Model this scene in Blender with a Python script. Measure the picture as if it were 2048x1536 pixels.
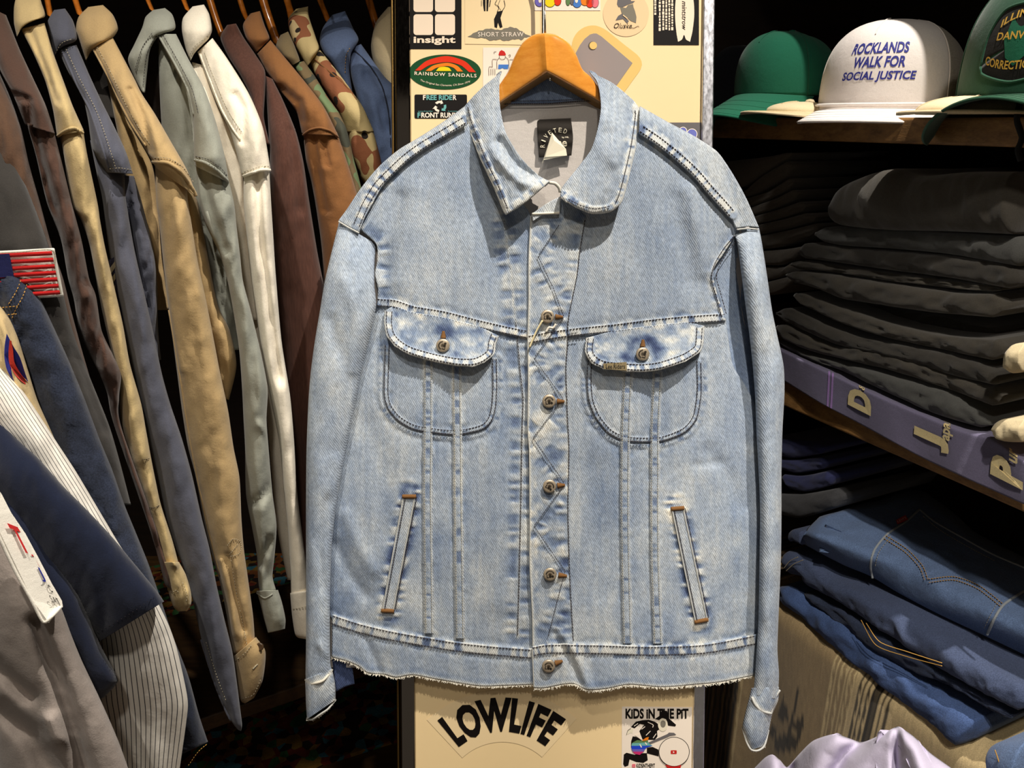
import bpy, math, random
import numpy as np
from mathutils import Vector

# ------------------------------------------------------------------ camera, world, lights, exposure
for o in list(bpy.data.objects):
    bpy.data.objects.remove(o, do_unlink=True)
SC = bpy.context.scene
COL = SC.collection
random.seed(7)
TH = math.radians(19.0)          # camera pitch below the horizon
FPX, CX, CY, CAMH = 1538.0, 1024.0, 768.0, 1.6
cam_d = bpy.data.cameras.new('camera')
cam_d.sensor_fit = 'HORIZONTAL'; cam_d.sensor_width = 36.0
cam_d.lens = FPX * 36.0 / 2048.0
cam_d.clip_start = 0.02
cam = bpy.data.objects.new('camera', cam_d); COL.objects.link(cam)
cam.location = (0, 0, CAMH)
cam.rotation_euler = (math.pi / 2 - TH, 0, 0)
SC.camera = cam
w = bpy.data.worlds.new('shop_ambience'); SC.world = w; w.use_nodes = True
w.node_tree.nodes['Background'].inputs[0].default_value = (1.0, 0.86, 0.70, 1)
w.node_tree.nodes['Background'].inputs[1].default_value = 0.15

def spot(name, loc, target, watts, size_deg, blend, radius, rgb):
    d = bpy.data.lights.new(name, 'SPOT')
    d.energy = watts; d.spot_size = math.radians(size_deg); d.spot_blend = blend
    d.shadow_soft_size = radius; d.color = rgb
    o = bpy.data.objects.new(name, d); COL.objects.link(o)
    o.location = loc
    o.rotation_euler = (Vector(target) - Vector(loc)).to_track_quat('-Z', 'Y').to_euler()
    return o
spot('ceiling_or_fill_spot', (0.57, 0.50, 3.15), (0.05, 0.80, 0.70), 215, 58, 1.0, 0.014, (1.0, 0.93, 0.84))
spot('ceiling_or_fill_spot', (-0.30, 0.05, 3.15), (-0.68, 0.90, 1.15), 86, 50, 0.8, 0.02, (1.0, 0.93, 0.83))
spot('ceiling_or_fill_spot', (0.16, -0.40, 3.15), (0.62, 0.88, 0.80), 125, 27, 0.8, 0.03, (1.0, 0.93, 0.84))
spot('ceiling_or_fill_spot', (0.15, -0.70, 3.10), (0.03, 0.85, 0.85), 44, 62, 1.0, 0.06, (1.0, 0.93, 0.84))  # added soft fill from the front, not a lamp of the shop
SC.view_settings.view_transform = 'Standard'
SC.view_settings.look = 'None'
SC.view_settings.exposure = 0.0
SC.view_settings.gamma = 1.0
SC.view_settings.use_curve_mapping = False

# ------------------------------------------------------------------ geometry of the view: where photographed points stand in the room
UPV = np.array([0, math.sin(TH), math.cos(TH)]); FWV = np.array([0, math.cos(TH), -math.sin(TH)])
CAM0 = np.array([0, 0, CAMH])
def A(v): return np.asarray(v, dtype=float)
def ray(px, py):
    px, py = np.broadcast_arrays(A(px), A(py))
    a = (px - CX) / FPX; b = -(py - CY) / FPX
    return np.stack([a, b * UPV[1] + FWV[1], b * UPV[2] + FWV[2]], -1)
def W(px, py, zc):
    return CAM0 + ray(px, py) * A(zc)[..., None]
def PY(px, py, Y):               # point on the upright plane y = Y
    r = ray(px, py); return CAM0 + r * (A(Y) / r[..., 1])[..., None]
def PZ(px, py, z):               # point on the level plane z
    r = ray(px, py); return CAM0 + r * ((A(z) - CAMH) / r[..., 2])[..., None]
# the right-hand shelving runs away from the viewer: along SU, into the shelf SV
SU = np.array([0.417, -0.909, 0.0]); SV = np.array([0.909, 0.417, 0.0])
S0 = W(1760, 250, 0.95)
SCN = float(S0 @ SV)
def PS(px, py, off=0.0):         # point on the shelf's front plane (pushed in by off)
    r = ray(px, py); t = (SCN + A(off) - CAM0 @ SV) / (r @ SV)
    return CAM0 + r * t[..., None]
# the display board leans back by a few degrees less than the camera looks down
TT = math.tan(math.radians(3.2)); ZB = 1.03
def BD(px, py, D=0.0):           # point D metres in front of the leaning board
    b = -(A(py) - CY) / FPX
    return W(px, py, ZB / (1 + b * TT) - A(D))
BN = -(FWV * math.cos(math.radians(3.2)) + UPV * math.sin(math.radians(3.2)))
BN = BN / np.linalg.norm(BN)     # board normal, towards the viewer
BU = np.cross(BN, [1, 0, 0]); BU = BU / np.linalg.norm(BU)
if BU[2] < 0: BU = -BU

# ------------------------------------------------------------------ numeric helpers
def hsh(i, j, seed):
    n = (i.astype(np.int64) * 374761393 + j.astype(np.int64) * 668265263 + seed * 974634777) & 0x7fffffff
    n = ((n ^ (n >> 13)) * 1274126177) & 0x7fffffff
    return ((n ^ (n >> 16)) & 0xffff) / 65535.0
def vn(x, y, seed=0):
    x, y = np.broadcast_arrays(A(x), A(y))
    i = np.floor(x); j = np.floor(y); fx = x - i; fy = y - j
    fx = fx * fx * (3 - 2 * fx); fy = fy * fy * (3 - 2 * fy)
    a = hsh(i, j, seed); b = hsh(i + 1, j, seed); c = hsh(i, j + 1, seed); d = hsh(i + 1, j + 1, seed)
    return (a * (1 - fx) + b * fx) * (1 - fy) + (c * (1 - fx) + d * fx) * fy
def fbm(x, y, o=3, seed=0):
    s = 0.0; amp = 0.5; tot = 0
    for k in range(o):
        s = s + amp * vn(A(x) * 2 ** k, A(y) * 2 ** k, seed + k * 17); tot += amp; amp *= 0.5
    return s / tot
def sst(a, b, x):
    t = np.clip((A(x) - a) / (b - a), 0, 1); return t * t * (3 - 2 * t)
def catmull(P, n):
    P = A(P)
    if len(P) == 2:
        t = np.linspace(0, 1, n)[:, None]; return P[0] * (1 - t) + P[1] * t
    E = np.vstack([2 * P[0] - P[1], P, 2 * P[-1] - P[-2]])
    t = np.linspace(0, len(P) - 1 - 1e-9, n); k = t.astype(int); f = (t - k)[:, None]
    p0, p1, p2, p3 = E[k], E[k + 1], E[k + 2], E[k + 3]
    # monotone-ish: tension keeps the curve near the polyline
    m1 = (p2 - p0) * 0.4; m2 = (p3 - p1) * 0.4
    return ((2 * f**3 - 3 * f**2 + 1) * p1 + (f**3 - 2 * f**2 + f) * m1 + (-2 * f**3 + 3 * f**2) * p2 + (f**3 - f**2) * m2)
def resample(P, n, smooth=True):
    P = A(P)
    if smooth and len(P) > 2: P = catmull(P, max(200, n * 3))
    d = np.r_[0, np.cumsum(np.linalg.norm(np.diff(P, axis=0), axis=1))]
    t = np.linspace(0, d[-1], n)
    return np.stack([np.interp(t, d, P[:, k]) for k in range(P.shape[1])], -1)
def coons(T, Bt, L, R, n, m, smooth=True):
    T = resample(T, m, smooth); Bt = resample(Bt, m, smooth); L = resample(L, n, smooth); R = resample(R, n, smooth)
    u = np.linspace(0, 1, m)[None, :, None]; v = np.linspace(0, 1, n)[:, None, None]
    S = (1 - v) * T[None] + v * Bt[None] + (1 - u) * L[:, None] + u * R[:, None]
    S = S - ((1 - u) * (1 - v) * T[0] + u * (1 - v) * T[-1] + (1 - u) * v * Bt[0] + u * v * Bt[-1])
    return S[..., 0], S[..., 1]
def pdist(px, py, path):
    """distance to a polyline and arclength of the nearest point (pixels of the photograph)"""
    P = A(path); best = np.full(np.shape(px), 1e9); arc = np.zeros(np.shape(px)); acc = 0.0; sgn = np.zeros(np.shape(px))
    for k in range(len(P) - 1):
        a, b = P[k], P[k + 1]; e = b - a; l2 = e @ e
        if l2 < 1e-9: continue
        t = np.clip(((px - a[0]) * e[0] + (py - a[1]) * e[1]) / l2, 0, 1)
        dx = px - a[0] - t * e[0]; dy = py - a[1] - t * e[1]
        d = np.hypot(dx, dy); c = d < best; L = math.sqrt(l2)
        best = np.where(c, d, best); arc = np.where(c, acc + t * L, arc)
        sgn = np.where(c, np.sign(e[0] * dy - e[1] * dx), sgn); acc += L
    return best, arc, sgn
def lin(r, g, b):
    f = lambda c: (c / 255.0 / 12.92) if c / 255.0 <= 0.04045 else ((c / 255.0 + 0.055) / 1.055) ** 2.4
    return (f(r), f(g), f(b))

# ------------------------------------------------------------------ object helpers
OFF = {}
def put(o, parent):
    COL.objects.link(o)
    if parent is not None: o.parent = parent
def thing(name, label, cat, loc, group=None):
    o = bpy.data.objects.new(name, None); COL.objects.link(o)
    o.empty_display_size = 0.02
    o.location = [float(v) for v in loc]
    OFF[o.name] = A(loc)
    o['label'] = label; o['category'] = cat
    if group: o['group'] = group
    return o
def tag(o, label=None, cat=None, group=None, kind=None):
    if label: o['label'] = label
    if cat: o['category'] = cat
    if group: o['group'] = group
    if kind: o['kind'] = kind
    return o
def mk(name, V, faces, mat, parent=None, col=None, smooth=True, solid=0.0, uv=None, off_dir=-1):
    """one mesh object; V in world metres, faces = (M,4)/(M,3) array or list of lists"""
    V = A(V).reshape(-1, 3)
    o_off = OFF.get(parent.name, np.zeros(3)) if parent is not None else V.mean(0)
    me = bpy.data.meshes.new(name)
    Vl = (V - o_off).astype(np.float32)
    if isinstance(faces, np.ndarray):
        M, k = faces.shape
        me.vertices.add(len(Vl)); me.vertices.foreach_set('co', Vl.ravel())
        me.loops.add(M * k); me.loops.foreach_set('vertex_index', faces.astype(np.int32).ravel())
        me.polygons.add(M); me.polygons.foreach_set('loop_start', np.arange(0, M * k, k, dtype=np.int32))
        me.polygons.foreach_set('loop_total', np.full(M, k, dtype=np.int32))
        me.update(calc_edges=True)
    else:
        me.from_pydata([tuple(map(float, v)) for v in Vl], [], [tuple(int(i) for i in f) for f in faces]); me.update()
    if smooth: me.polygons.foreach_set('use_smooth', np.ones(len(me.polygons), dtype=bool))
    if col is not None:
        c = A(col).reshape(-1, 3); at = me.color_attributes.new('Col', 'FLOAT_COLOR', 'POINT')
        at.data.foreach_set('color', np.c_[c, np.ones(len(c))].astype(np.float32).ravel())
    if uv is not None:
        uvv = A(uv).reshape(-1, 2); lay = me.uv_layers.new(name='UVMap')
        li = np.empty(len(me.loops), dtype=np.int32); me.loops.foreach_get('vertex_index', li)
        lay.data.foreach_set('uv', uvv[li].astype(np.float32).ravel())
    me.materials.append(mat)
    o = bpy.data.objects.new(name, me)
    put(o, parent)
    if parent is None: o.location = [float(v) for v in o_off]
    OFF[o.name] = o_off
    if solid:
        s = o.modifiers.new('cloth_thickness', 'SOLIDIFY'); s.thickness = solid; s.offset = off_dir
    return o
def gfaces(n, m, wu=False, wv=False):
    i, j = np.meshgrid(np.arange(n if wu else n - 1), np.arange(m if wv else m - 1), indexing='ij')
    a = i * m + j; b = i * m + (j + 1) % m; c = ((i + 1) % n) * m + (j + 1) % m; d = ((i + 1) % n) * m + j
    return np.stack([a, d, c, b], -1).reshape(-1, 4)
def grid(name, V, mat, parent=None, wv=False, cap=False, **kw):
    n, m = V.shape[:2]
    f = gfaces(n, m, False, wv)
    if cap and wv:
        V2 = np.vstack([V.reshape(-1, 3), V[0].mean(0)[None], V[-1].mean(0)[None]])
        j = np.arange(m); k = (j + 1) % m; a = n * m
        q = [tuple(r) for r in f.tolist()]
        q += [(a, int(x), int(y)) for x, y in zip(j, k)] + [(a + 1, int((n - 1) * m + y), int((n - 1) * m + x)) for x, y in zip(j, k)]
        if kw.get('col') is not None:
            c = A(kw['col']).reshape(-1, 3); kw['col'] = np.vstack([c, c[:1], c[-1:]])
        if kw.get('uv') is not None:
            c = A(kw['uv']).reshape(-1, 2); kw['uv'] = np.vstack([c, c[:1], c[-1:]])
        return mk(name, V2, q, mat, parent, **kw)
    return mk(name, V, f, mat, parent, **kw)
def box(name, c0, ux, uy, uz, mat, parent=None, **kw):
    """box from corner c0 with three edge vectors, edges slightly chamfered by a bevel"""
    c0, ux, uy, uz = A(c0), A(ux), A(uy), A(uz)
    V = [c0 + i * ux + j * uy + k * uz for k in (0, 1) for j in (0, 1) for i in (0, 1)]
    F = [(0, 2, 3, 1), (4, 5, 7, 6), (0, 1, 5, 4), (2, 6, 7, 3), (0, 4, 6, 2), (1, 3, 7, 5)]
    o = mk(name, V, F, mat, parent, smooth=False)
    b = o.modifiers.new('edge_wear', 'BEVEL'); b.width = kw.get('bev', 0.003); b.segments = 2
    return o
def wire(name, P, r, mat, parent=None, k=8, closed_ends=True, taper=None):
    """round tube along world points"""
    P = A(P); n = len(P)
    T = np.gradient(P, axis=0); T /= np.linalg.norm(T, axis=1)[:, None] + 1e-12
    ref = np.array([0.3, 0.5, 0.81]); N1 = np.cross(T, ref); N1 /= np.linalg.norm(N1, axis=1)[:, None] + 1e-12
    N2 = np.cross(T, N1)
    a = np.linspace(0, 2 * np.pi, k, endpoint=False)
    rr = r * (np.ones(n) if taper is None else A(taper))
    V = P[:, None] + rr[:, None, None] * (np.cos(a)[None, :, None] * N1[:, None] + np.sin(a)[None, :, None] * N2[:, None])
    return grid(name, V, mat, parent, wv=True, cap=closed_ends)
def ptin(f, pts):                # map a list of pixel points by f(px,py)
    p = A(pts); return f(p[:, 0], p[:, 1])
def poly(name, pts, f, mat, parent, smooth=False, thick=0.0, nrm=None):
    """flat polygon drawn from outline points mapped by f; a thin slab when thick"""
    V = ptin(f, pts); n = len(V)
    if thick:
        V2 = V - A(nrm) * thick
        F = [list(range(n))] + [list(range(2 * n - 1, n - 1, -1))] + [(i, i + n, (i + 1) % n + n, (i + 1) % n) for i in range(n)]
        return mk(name, np.vstack([V, V2]), F, mat, parent, smooth=False)
    return mk(name, V, [list(range(n))], mat, parent, smooth=False)
def ell(cx, cy, rx, ry, n=32, a0=0, a1=360):
    t = np.radians(np.linspace(a0, a1, n, endpoint=(a1 - a0) < 360)); return [(cx + rx * math.cos(q), cy + ry * math.sin(q)) for q in t]
_txt = {}
def text2d(s, bold=0.0, shear=0.0, space=1.0):
    key = (s, bold, shear, space)
    if key in _txt: return _txt[key]
    c = bpy.data.curves.new('lettering', 'FONT'); c.body = s; c.size = 1.0; c.offset = bold; c.shear = shear
    c.space_character = space; c.resolution_u = 3; c.fill_mode = 'FRONT'
    o = bpy.data.objects.new('lettering', c); COL.objects.link(o)
    bpy.context.view_layer.update()
    me = bpy.data.meshes.new_from_object(o.evaluated_get(bpy.context.evaluated_depsgraph_get()))
    V = np.array([(v.co.x, v.co.y) for v in me.vertices]); F = [list(p.vertices) for p in me.polygons]
    bpy.data.objects.remove(o, do_unlink=True); bpy.data.curves.remove(c); bpy.data.meshes.remove(me)
    if len(V) == 0: V = np.zeros((3, 2)); F = [[0, 1, 2]]
    V = V - V.min(0)
    _txt[key] = (V, F); return V, F
def letters(name, s, fit, f, mat, parent, **kw):
    """lettering: text fitted to a unit-less box then mapped. fit(x01,y01)->(px,py); f(px,py)->world"""
    V, F = text2d(s, **kw)
    wh = V.max(0)
    px, py = fit(V[:, 0] / wh[0], V[:, 1] / wh[1])
    return mk(name, f(px, py), F, mat, parent, smooth=False)
def boxfit(x0, y0, x1, y1):      # y0 = top, y1 = baseline (pixels)
    return lambda u, v: (x0 + u * (x1 - x0), y1 + v * (y0 - y1))
def arcfit(cx, cy, r0, r1, a0, a1):   # letters on an arc: r0 baseline radius, r1 cap radius
    def g(u, v):
        a = np.radians(a0 + u * (a1 - a0)); r = r0 + v * (r1 - r0); return cx + r * np.sin(a), cy - r * np.cos(a)
    return g

# ------------------------------------------------------------------ materials
def newmat(name):
    m = bpy.data.materials.new(name); m.use_nodes = True
    nt = m.node_tree; b = nt.nodes['Principled BSDF']; return m, nt, b
def N(nt, t, **kw):
    n = nt.nodes.new(t)
    for k, v in kw.items(): setattr(n, k, v)
    return n
def mathn(nt, op, a, b=None):
    n = N(nt, 'ShaderNodeMath', operation=op)
    for i, v in enumerate((a, b)):
        if v is None: continue
        if isinstance(v, (int, float)): n.inputs[i].default_value = v
        else: nt.links.new(v, n.inputs[i])
    return n.outputs[0]
def plain(name, rgb, rough=0.6, metal=0.0, spec=0.4, coat=0.0):
    m, nt, b = newmat(name)
    b.inputs['Base Color'].default_value = (*rgb, 1); b.inputs['Roughness'].default_value = rough
    b.inputs['Metallic'].default_value = metal; b.inputs['Specular IOR Level'].default_value = spec
    b.inputs['Coat Weight'].default_value = coat; b.inputs['Coat Roughness'].default_value = 0.08
    return m
def noise(nt, scale, detail=3, rough=0.55, vec=None, dim='3D'):
    n = N(nt, 'ShaderNodeTexNoise'); n.noise_dimensions = dim
    n.inputs['Scale'].default_value = scale; n.inputs['Detail'].default_value = detail; n.inputs['Roughness'].default_value = rough
    if vec is not None: nt.links.new(vec, n.inputs['Vector'])
    return n.outputs['Fac']
def ocoord(nt, sc=None):
    t = N(nt, 'ShaderNodeTexCoord').outputs['Object']
    if sc is None: return t
    m = N(nt, 'ShaderNodeMapping'); m.inputs['Scale'].default_value = sc; nt.links.new(t, m.inputs['Vector']); return m.outputs[0]
def ramp(nt, fac, stops, interp='LINEAR'):
    r = N(nt, 'ShaderNodeValToRGB'); r.color_ramp.interpolation = interp
    el = r.color_ramp.elements
    while len(el) < len(stops): el.new(0.5)
    for e, (p, c) in zip(el, stops): e.position = p; e.color = (*c, 1)
    nt.links.new(fac, r.inputs[0]); return r.outputs[0]
def bumpn(nt, b, height, strength, dist):
    n = N(nt, 'ShaderNodeBump'); n.inputs['Strength'].default_value = strength; n.inputs['Distance'].default_value = dist
    nt.links.new(height, n.inputs['Height']); nt.links.new(n.outputs[0], b.inputs['Normal'])
def cloth(name, rgb, var=0.18, grain=0.22, gscale=900, rough=0.92, sheen=0.15, bump=0.25, stretch=(1, 1, 1), mott=9):
    """woven cotton: dye mottling plus fine yarn grain"""
    m, nt, b = newmat(name)
    v = ocoord(nt, stretch)
    big = noise(nt, mott, 4, 0.6, v); fine = noise(nt, gscale, 2, 0.6, v)
    k = mathn(nt, 'ADD', mathn(nt, 'MULTIPLY', mathn(nt, 'SUBTRACT', big, 0.5), var * 2.2), mathn(nt, 'MULTIPLY', mathn(nt, 'SUBTRACT', fine, 0.5), grain * 2))
    k = mathn(nt, 'ADD', k, 1.0)
    mx = N(nt, 'ShaderNodeVectorMath', operation='SCALE'); mx.inputs[0].default_value = rgb; nt.links.new(k, mx.inputs['Scale'])
    nt.links.new(mx.outputs[0], b.inputs['Base Color'])
    b.inputs['Roughness'].default_value = rough; b.inputs['Specular IOR Level'].default_value = 0.15
    b.inputs['Sheen Weight'].default_value = sheen; b.inputs['Sheen Roughness'].default_value = 0.5
    wr = noise(nt, 38, 5, 0.62, v)
    h = mathn(nt, 'ADD', mathn(nt, 'MULTIPLY', fine, 0.3), mathn(nt, 'MULTIPLY', wr, 2.2))
    bumpn(nt, b, h, bump, 0.002)
    return m
def colmat(name, grain=0.3, gscale=900, rough=0.92, twill=0.0, pitch=0.0021, dirv=(0.866, 0.5), bump=0.3, sheen=0.12):
    """cloth whose dye and wear come from the colour attribute; optional twill ribs"""
    m, nt, b = newmat(name)
    at = N(nt, 'ShaderNodeAttribute', attribute_name='Col')
    v = ocoord(nt)
    fine = noise(nt, gscale, 2, 0.65, v)
    k = mathn(nt, 'ADD', mathn(nt, 'MULTIPLY', mathn(nt, 'SUBTRACT', fine, 0.5), grain * 2), 1.0)
    h = mathn(nt, 'MULTIPLY', fine, 0.5)
    if twill:
        d = N(nt, 'ShaderNodeVectorMath', operation='DOT_PRODUCT')
        q = A([dirv[0], 0, 0]) + BU * dirv[1]
        d.inputs[1].default_value = tuple(q * 2 * math.pi / pitch); nt.links.new(v, d.inputs[0])
        wob = mathn(nt, 'MULTIPLY', noise(nt, 220, 2, 0.6, v), 4.0)
        s = mathn(nt, 'SINE', mathn(nt, 'ADD', d.outputs['Value'], wob))
        d2 = N(nt, 'ShaderNodeVectorMath', operation='DOT_PRODUCT'); d2.inputs[1].default_value = tuple((A([-dirv[1], 0, 0]) + BU * dirv[0])); nt.links.new(v, d2.inputs[0])
        cv = N(nt, 'ShaderNodeCombineXYZ'); nt.links.new(mathn(nt, 'MULTIPLY', d.outputs['Value'], pitch / (2 * math.pi) * 480), cv.inputs[0]); nt.links.new(mathn(nt, 'MULTIPLY', d2.outputs['Value'], 150.0), cv.inputs[1])
        fleck = noise(nt, 1.0, 3, 0.7, cv.outputs[0])
        k = mathn(nt, 'ADD', k, mathn(nt, 'MULTIPLY', mathn(nt, 'SUBTRACT', fleck, 0.5), 1.5))
        k = mathn(nt, 'ADD', k, mathn(nt, 'MULTIPLY', s, twill)); h = mathn(nt, 'ADD', h, mathn(nt, 'MULTIPLY', s, 0.3))
    mx = N(nt, 'ShaderNodeVectorMath', operation='SCALE'); nt.links.new(at.outputs['Color'], mx.inputs[0]); nt.links.new(k, mx.inputs['Scale'])
    nt.links.new(mx.outputs[0], b.inputs['Base Color'])
    b.inputs['Roughness'].default_value = rough; b.inputs['Specular IOR Level'].default_value = 0.12
    b.inputs['Sheen Weight'].default_value = sheen
    bumpn(nt, b, h, bump, 0.0012)
    return m
def wood(name, dark, light, scale=(2, 30, 30), rough=0.4, coat=0.0, bump=0.1):
    m, nt, b = newmat(name)
    v = ocoord(nt, scale)
    f = noise(nt, 3.0, 6, 0.65, v); g = noise(nt, 20, 3, 0.6, v)
    c = ramp(nt, mathn(nt, 'ADD', mathn(nt, 'MULTIPLY', f, 0.8), mathn(nt, 'MULTIPLY', g, 0.2)), [(0.3, dark), (0.7, light)])
    nt.links.new(c, b.inputs['Base Color']); b.inputs['Roughness'].default_value = rough
    b.inputs['Coat Weight'].default_value = coat; b.inputs['Coat Roughness'].default_value = 0.12
    bumpn(nt, b, g, bump, 0.001)
    return m
M = {}
M['dark_wall'] = wood('dark_stained_wall', lin(26, 17, 11), lin(48, 33, 22), (3, 3, 25), 0.7)
M['floor_wood'] = wood('worn_floor_boards', lin(70, 50, 28), lin(120, 88, 50), (3, 20, 3), 0.5)
M['shelf_wood'] = wood('rough_shelf_plank', lin(95, 66, 34), lin(165, 122, 68), (30, 3, 30), 0.65, bump=0.4)
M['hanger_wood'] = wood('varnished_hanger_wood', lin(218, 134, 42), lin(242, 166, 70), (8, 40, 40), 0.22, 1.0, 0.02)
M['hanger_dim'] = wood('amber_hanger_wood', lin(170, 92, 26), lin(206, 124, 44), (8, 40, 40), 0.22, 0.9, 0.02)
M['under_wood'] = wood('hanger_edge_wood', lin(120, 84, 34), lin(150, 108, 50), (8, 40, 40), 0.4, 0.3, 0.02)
M['board'] = cloth('cream_painted_board', lin(246, 218, 166), 0.02, 0.01, 60, 0.35, 0.0, 0.02)
M['board'].node_tree.nodes['Principled BSDF'].inputs['Specular IOR Level'].default_value = 0.35
def chromemat(name, rgb, rough):
    m, nt, b = newmat(name)
    b.inputs['Base Color'].default_value = (*rgb, 1); b.inputs['Metallic'].default_value = 1.0
    f = noise(nt, 260, 6, 0.7, ocoord(nt, (1, 1, 0.25)))
    nt.links.new(ramp(nt, f, [(0.35, (rough * 0.8,) * 3), (0.75, (rough * 1.5,) * 3)]), b.inputs['Roughness'])
    bumpn(nt, b, f, 0.012, 0.001); return m
M['chrome'] = chromemat('chrome_painted_reflection', lin(120, 114, 108), 0.07)  # base colour darkened to carry the reflection of the dark room
M['chrome_bright'] = chromemat('bright_scratched_chrome', lin(220, 220, 226), 0.3)
M['brass'] = plain('tarnished_brass_strip', lin(150, 120, 70), 0.35, 1.0)
M['steel'] = plain('hook_steel', lin(190, 185, 175), 0.25, 1.0)
M['button'] = plain('pewter_button', lin(188, 172, 148), 0.42, 0.55)
M['button_dark'] = plain('button_engraving', lin(40, 34, 28), 0.6, 0.5)
for k, c in dict(ink=(22, 18, 16), white=(246, 232, 214), pale=(247, 226, 200), green=(22, 74, 38), red=(226, 52, 22), orange=(236, 128, 28),
                 yellow=(238, 214, 24), teal=(110, 176, 172), grey=(128, 122, 108), silver=(150, 142, 138), tan=(232, 196, 118), peach=(240, 206, 160),
                 blue=(70, 124, 200), violet=(110, 100, 180), pink=(232, 120, 130), skin=(244, 226, 200), olive=(96, 130, 80), royal=(40, 70, 200), magenta=(200, 50, 110),
                 label=(34, 30, 26), paper=(236, 226, 200), slate=(108, 104, 104), periwinkle=(112, 118, 190), cardred=(200, 40, 36), patchblue=(44, 50, 140),
                 mustard=(206, 160, 60), linegrey=(90, 80, 70)).items():
    M[k] = plain('print_' + k, lin(*c), 0.6, 0, 0.12)
M['silver'] = plain('dull_silver_print', lin(150, 138, 134), 0.5, 0.0, 0.2)
M['thread_dark'] = plain('dark_stitch_thread', lin(52, 46, 50), 0.9)
M['thread_gold'] = plain('gold_stitch_thread', lin(196, 150, 74), 0.9)
M['thread_brown'] = plain('brown_buttonhole_thread', lin(122, 84, 44), 0.9)
M['thread_white'] = plain('frayed_white_thread', lin(226, 220, 204), 0.95)
M['thread_beige'] = plain('beige_stitch_thread', lin(176, 166, 140), 0.9)
M['plastic'] = plain('clear_tag_loop', lin(230, 215, 170), 0.3)

# ------------------------------------------------------------------ the room
def struct(name, V, F, mat):
    o = mk(name, V, F, mat, None, smooth=False); o['kind'] = 'structure'; return o
def slab(name, x0, x1, y0, y1, z0, z1, mat):
    V = [(x, y, z) for z in (z0, z1) for y in (y0, y1) for x in (x0, x1)]
    return struct(name, V, [(0, 2, 3, 1), (4, 5, 7, 6), (0, 1, 5, 4), (2, 6, 7, 3), (0, 4, 6, 2), (1, 3, 7, 5)], mat)
slab('floor', -2.2, 2.2, -1.5, 2.7, -0.05, 0.0, M['floor_wood'])
slab('wall_back', -2.2, 2.2, 2.6, 2.7, 0, 3.3, M['dark_wall'])
slab('wall_left', -2.2, -2.1, -1.5, 2.6, 0, 3.3, M['dark_wall'])
slab('wall_right', 2.1, 2.2, -1.5, 2.6, 0, 3.3, M['dark_wall'])
slab('ceiling', -2.2, 2.2, -1.5, 2.7, 3.3, 3.35, M['dark_wall'])
slab('wall_column', -0.14, 0.26, 1.24, 1.6, 0, 3.3, M['dark_wall'])

# patterned rug on the boards
def rugmat():
    m, nt, b = newmat('multicolour_rug_pile')
    v = ocoord(nt); f = N(nt, 'ShaderNodeTexVoronoi'); f.inputs['Scale'].default_value = 42; nt.links.new(v, f.inputs['Vector'])
    f.inputs['Randomness'].default_value = 1.0
    wv = noise(nt, 14, 4, 0.6, v)
    sep = N(nt, 'ShaderNodeSeparateColor'); nt.links.new(f.outputs['Color'], sep.inputs[0])
    c = ramp(nt, sep.outputs[0], [(0, lin(170, 66, 44)), (0.2, lin(200, 118, 56)), (0.38, lin(64, 42, 36)), (0.56, lin(214, 164, 72)), (0.68, lin(70, 50, 42)), (0.78, lin(90, 160, 90)), (0.9, lin(90, 180, 206))], 'CONSTANT')
    mx = N(nt, 'ShaderNodeVectorMath', operation='SCALE'); nt.links.new(c, mx.inputs[0])
    nt.links.new(mathn(nt, 'ADD', mathn(nt, 'MULTIPLY', wv, 1.6), -0.3), mx.inputs['Scale'])
    nt.links.new(mx.outputs[0], b.inputs['Base Color']); b.inputs['Roughness'].default_value = 1.0
    bumpn(nt, b, noise(nt, 300, 2, 0.6, v), 0.6, 0.004); return m
a, c = PZ(610, 1536, 0.012), PZ(800, 1476, 0.012)
e = (c - a) / np.linalg.norm(c - a); nrm = np.array([-e[1], e[0], 0])
V = [a - e * 1.2, a + e * 1.4, a + e * 1.4 + nrm * 1.2, a - e * 1.2 + nrm * 1.2]
V = V + [v - A([0, 0, 0.012]) for v in V]
o = mk('rug', V, [(0, 1, 2, 3), (7, 6, 5, 4), (0, 4, 5, 1), (1, 5, 6, 2), (2, 6, 7, 3), (3, 7, 4, 0)], rugmat(), None, smooth=False)
tag(o, 'dark multicolour speckled rug on the floor under the shirt rack', 'rug')

# ------------------------------------------------------------------ leaning display board with stickers
P0 = BD(1024, 768, 0)
XV = np.array([1.0, 0, 0])
s_lo = -P0[2] / BU[2] + 0.01; s_hi = 0.64
zt = ZB / (1 + (CY / FPX) * TT)
def bx(px): return (px - CX) / FPX * zt      # board x of an edge read at the top of the frame
board = thing('display_board', 'cream display board with chrome edges and stickers behind the denim jacket', 'display board', P0 + BU * s_lo)
def bslab(name, x0, x1, d0, d1, mat, parent):
    c = P0 + BU * s_lo + XV * x0 + BN * d0
    return box(name, c, XV * (x1 - x0), BU * (s_hi - s_lo), BN * (d1 - d0), mat, parent, bev=0.0015)
bslab('panel', bx(819), bx(1406), -0.022, 0.0, M['board'], board)
tag(bslab('edge_trim', bx(791), bx(820), -0.026, 0.006, M['chrome'], board), 'scratched chrome edge strip with dark reflections put into its colour')
tag(bslab('edge_trim', bx(1405), bx(1428), -0.026, 0.006, M['chrome_bright'], board), 'bright scratched chrome edge strip')
bslab('brass_strip', bx(781), bx(786), -0.028, 0.0, M['brass'], board)
def lay(k): return lambda px, py: BD(px, py, 0.0005 + 0.0003 * k)
def sticker(label, pts, mat):
    o = poly('sticker', pts, lay(0), M[mat], board); o['label'] = label; return o
def pp(st, name, pts, mat, k=1): return poly(name, pts, lay(k), M[mat], st)
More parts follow.
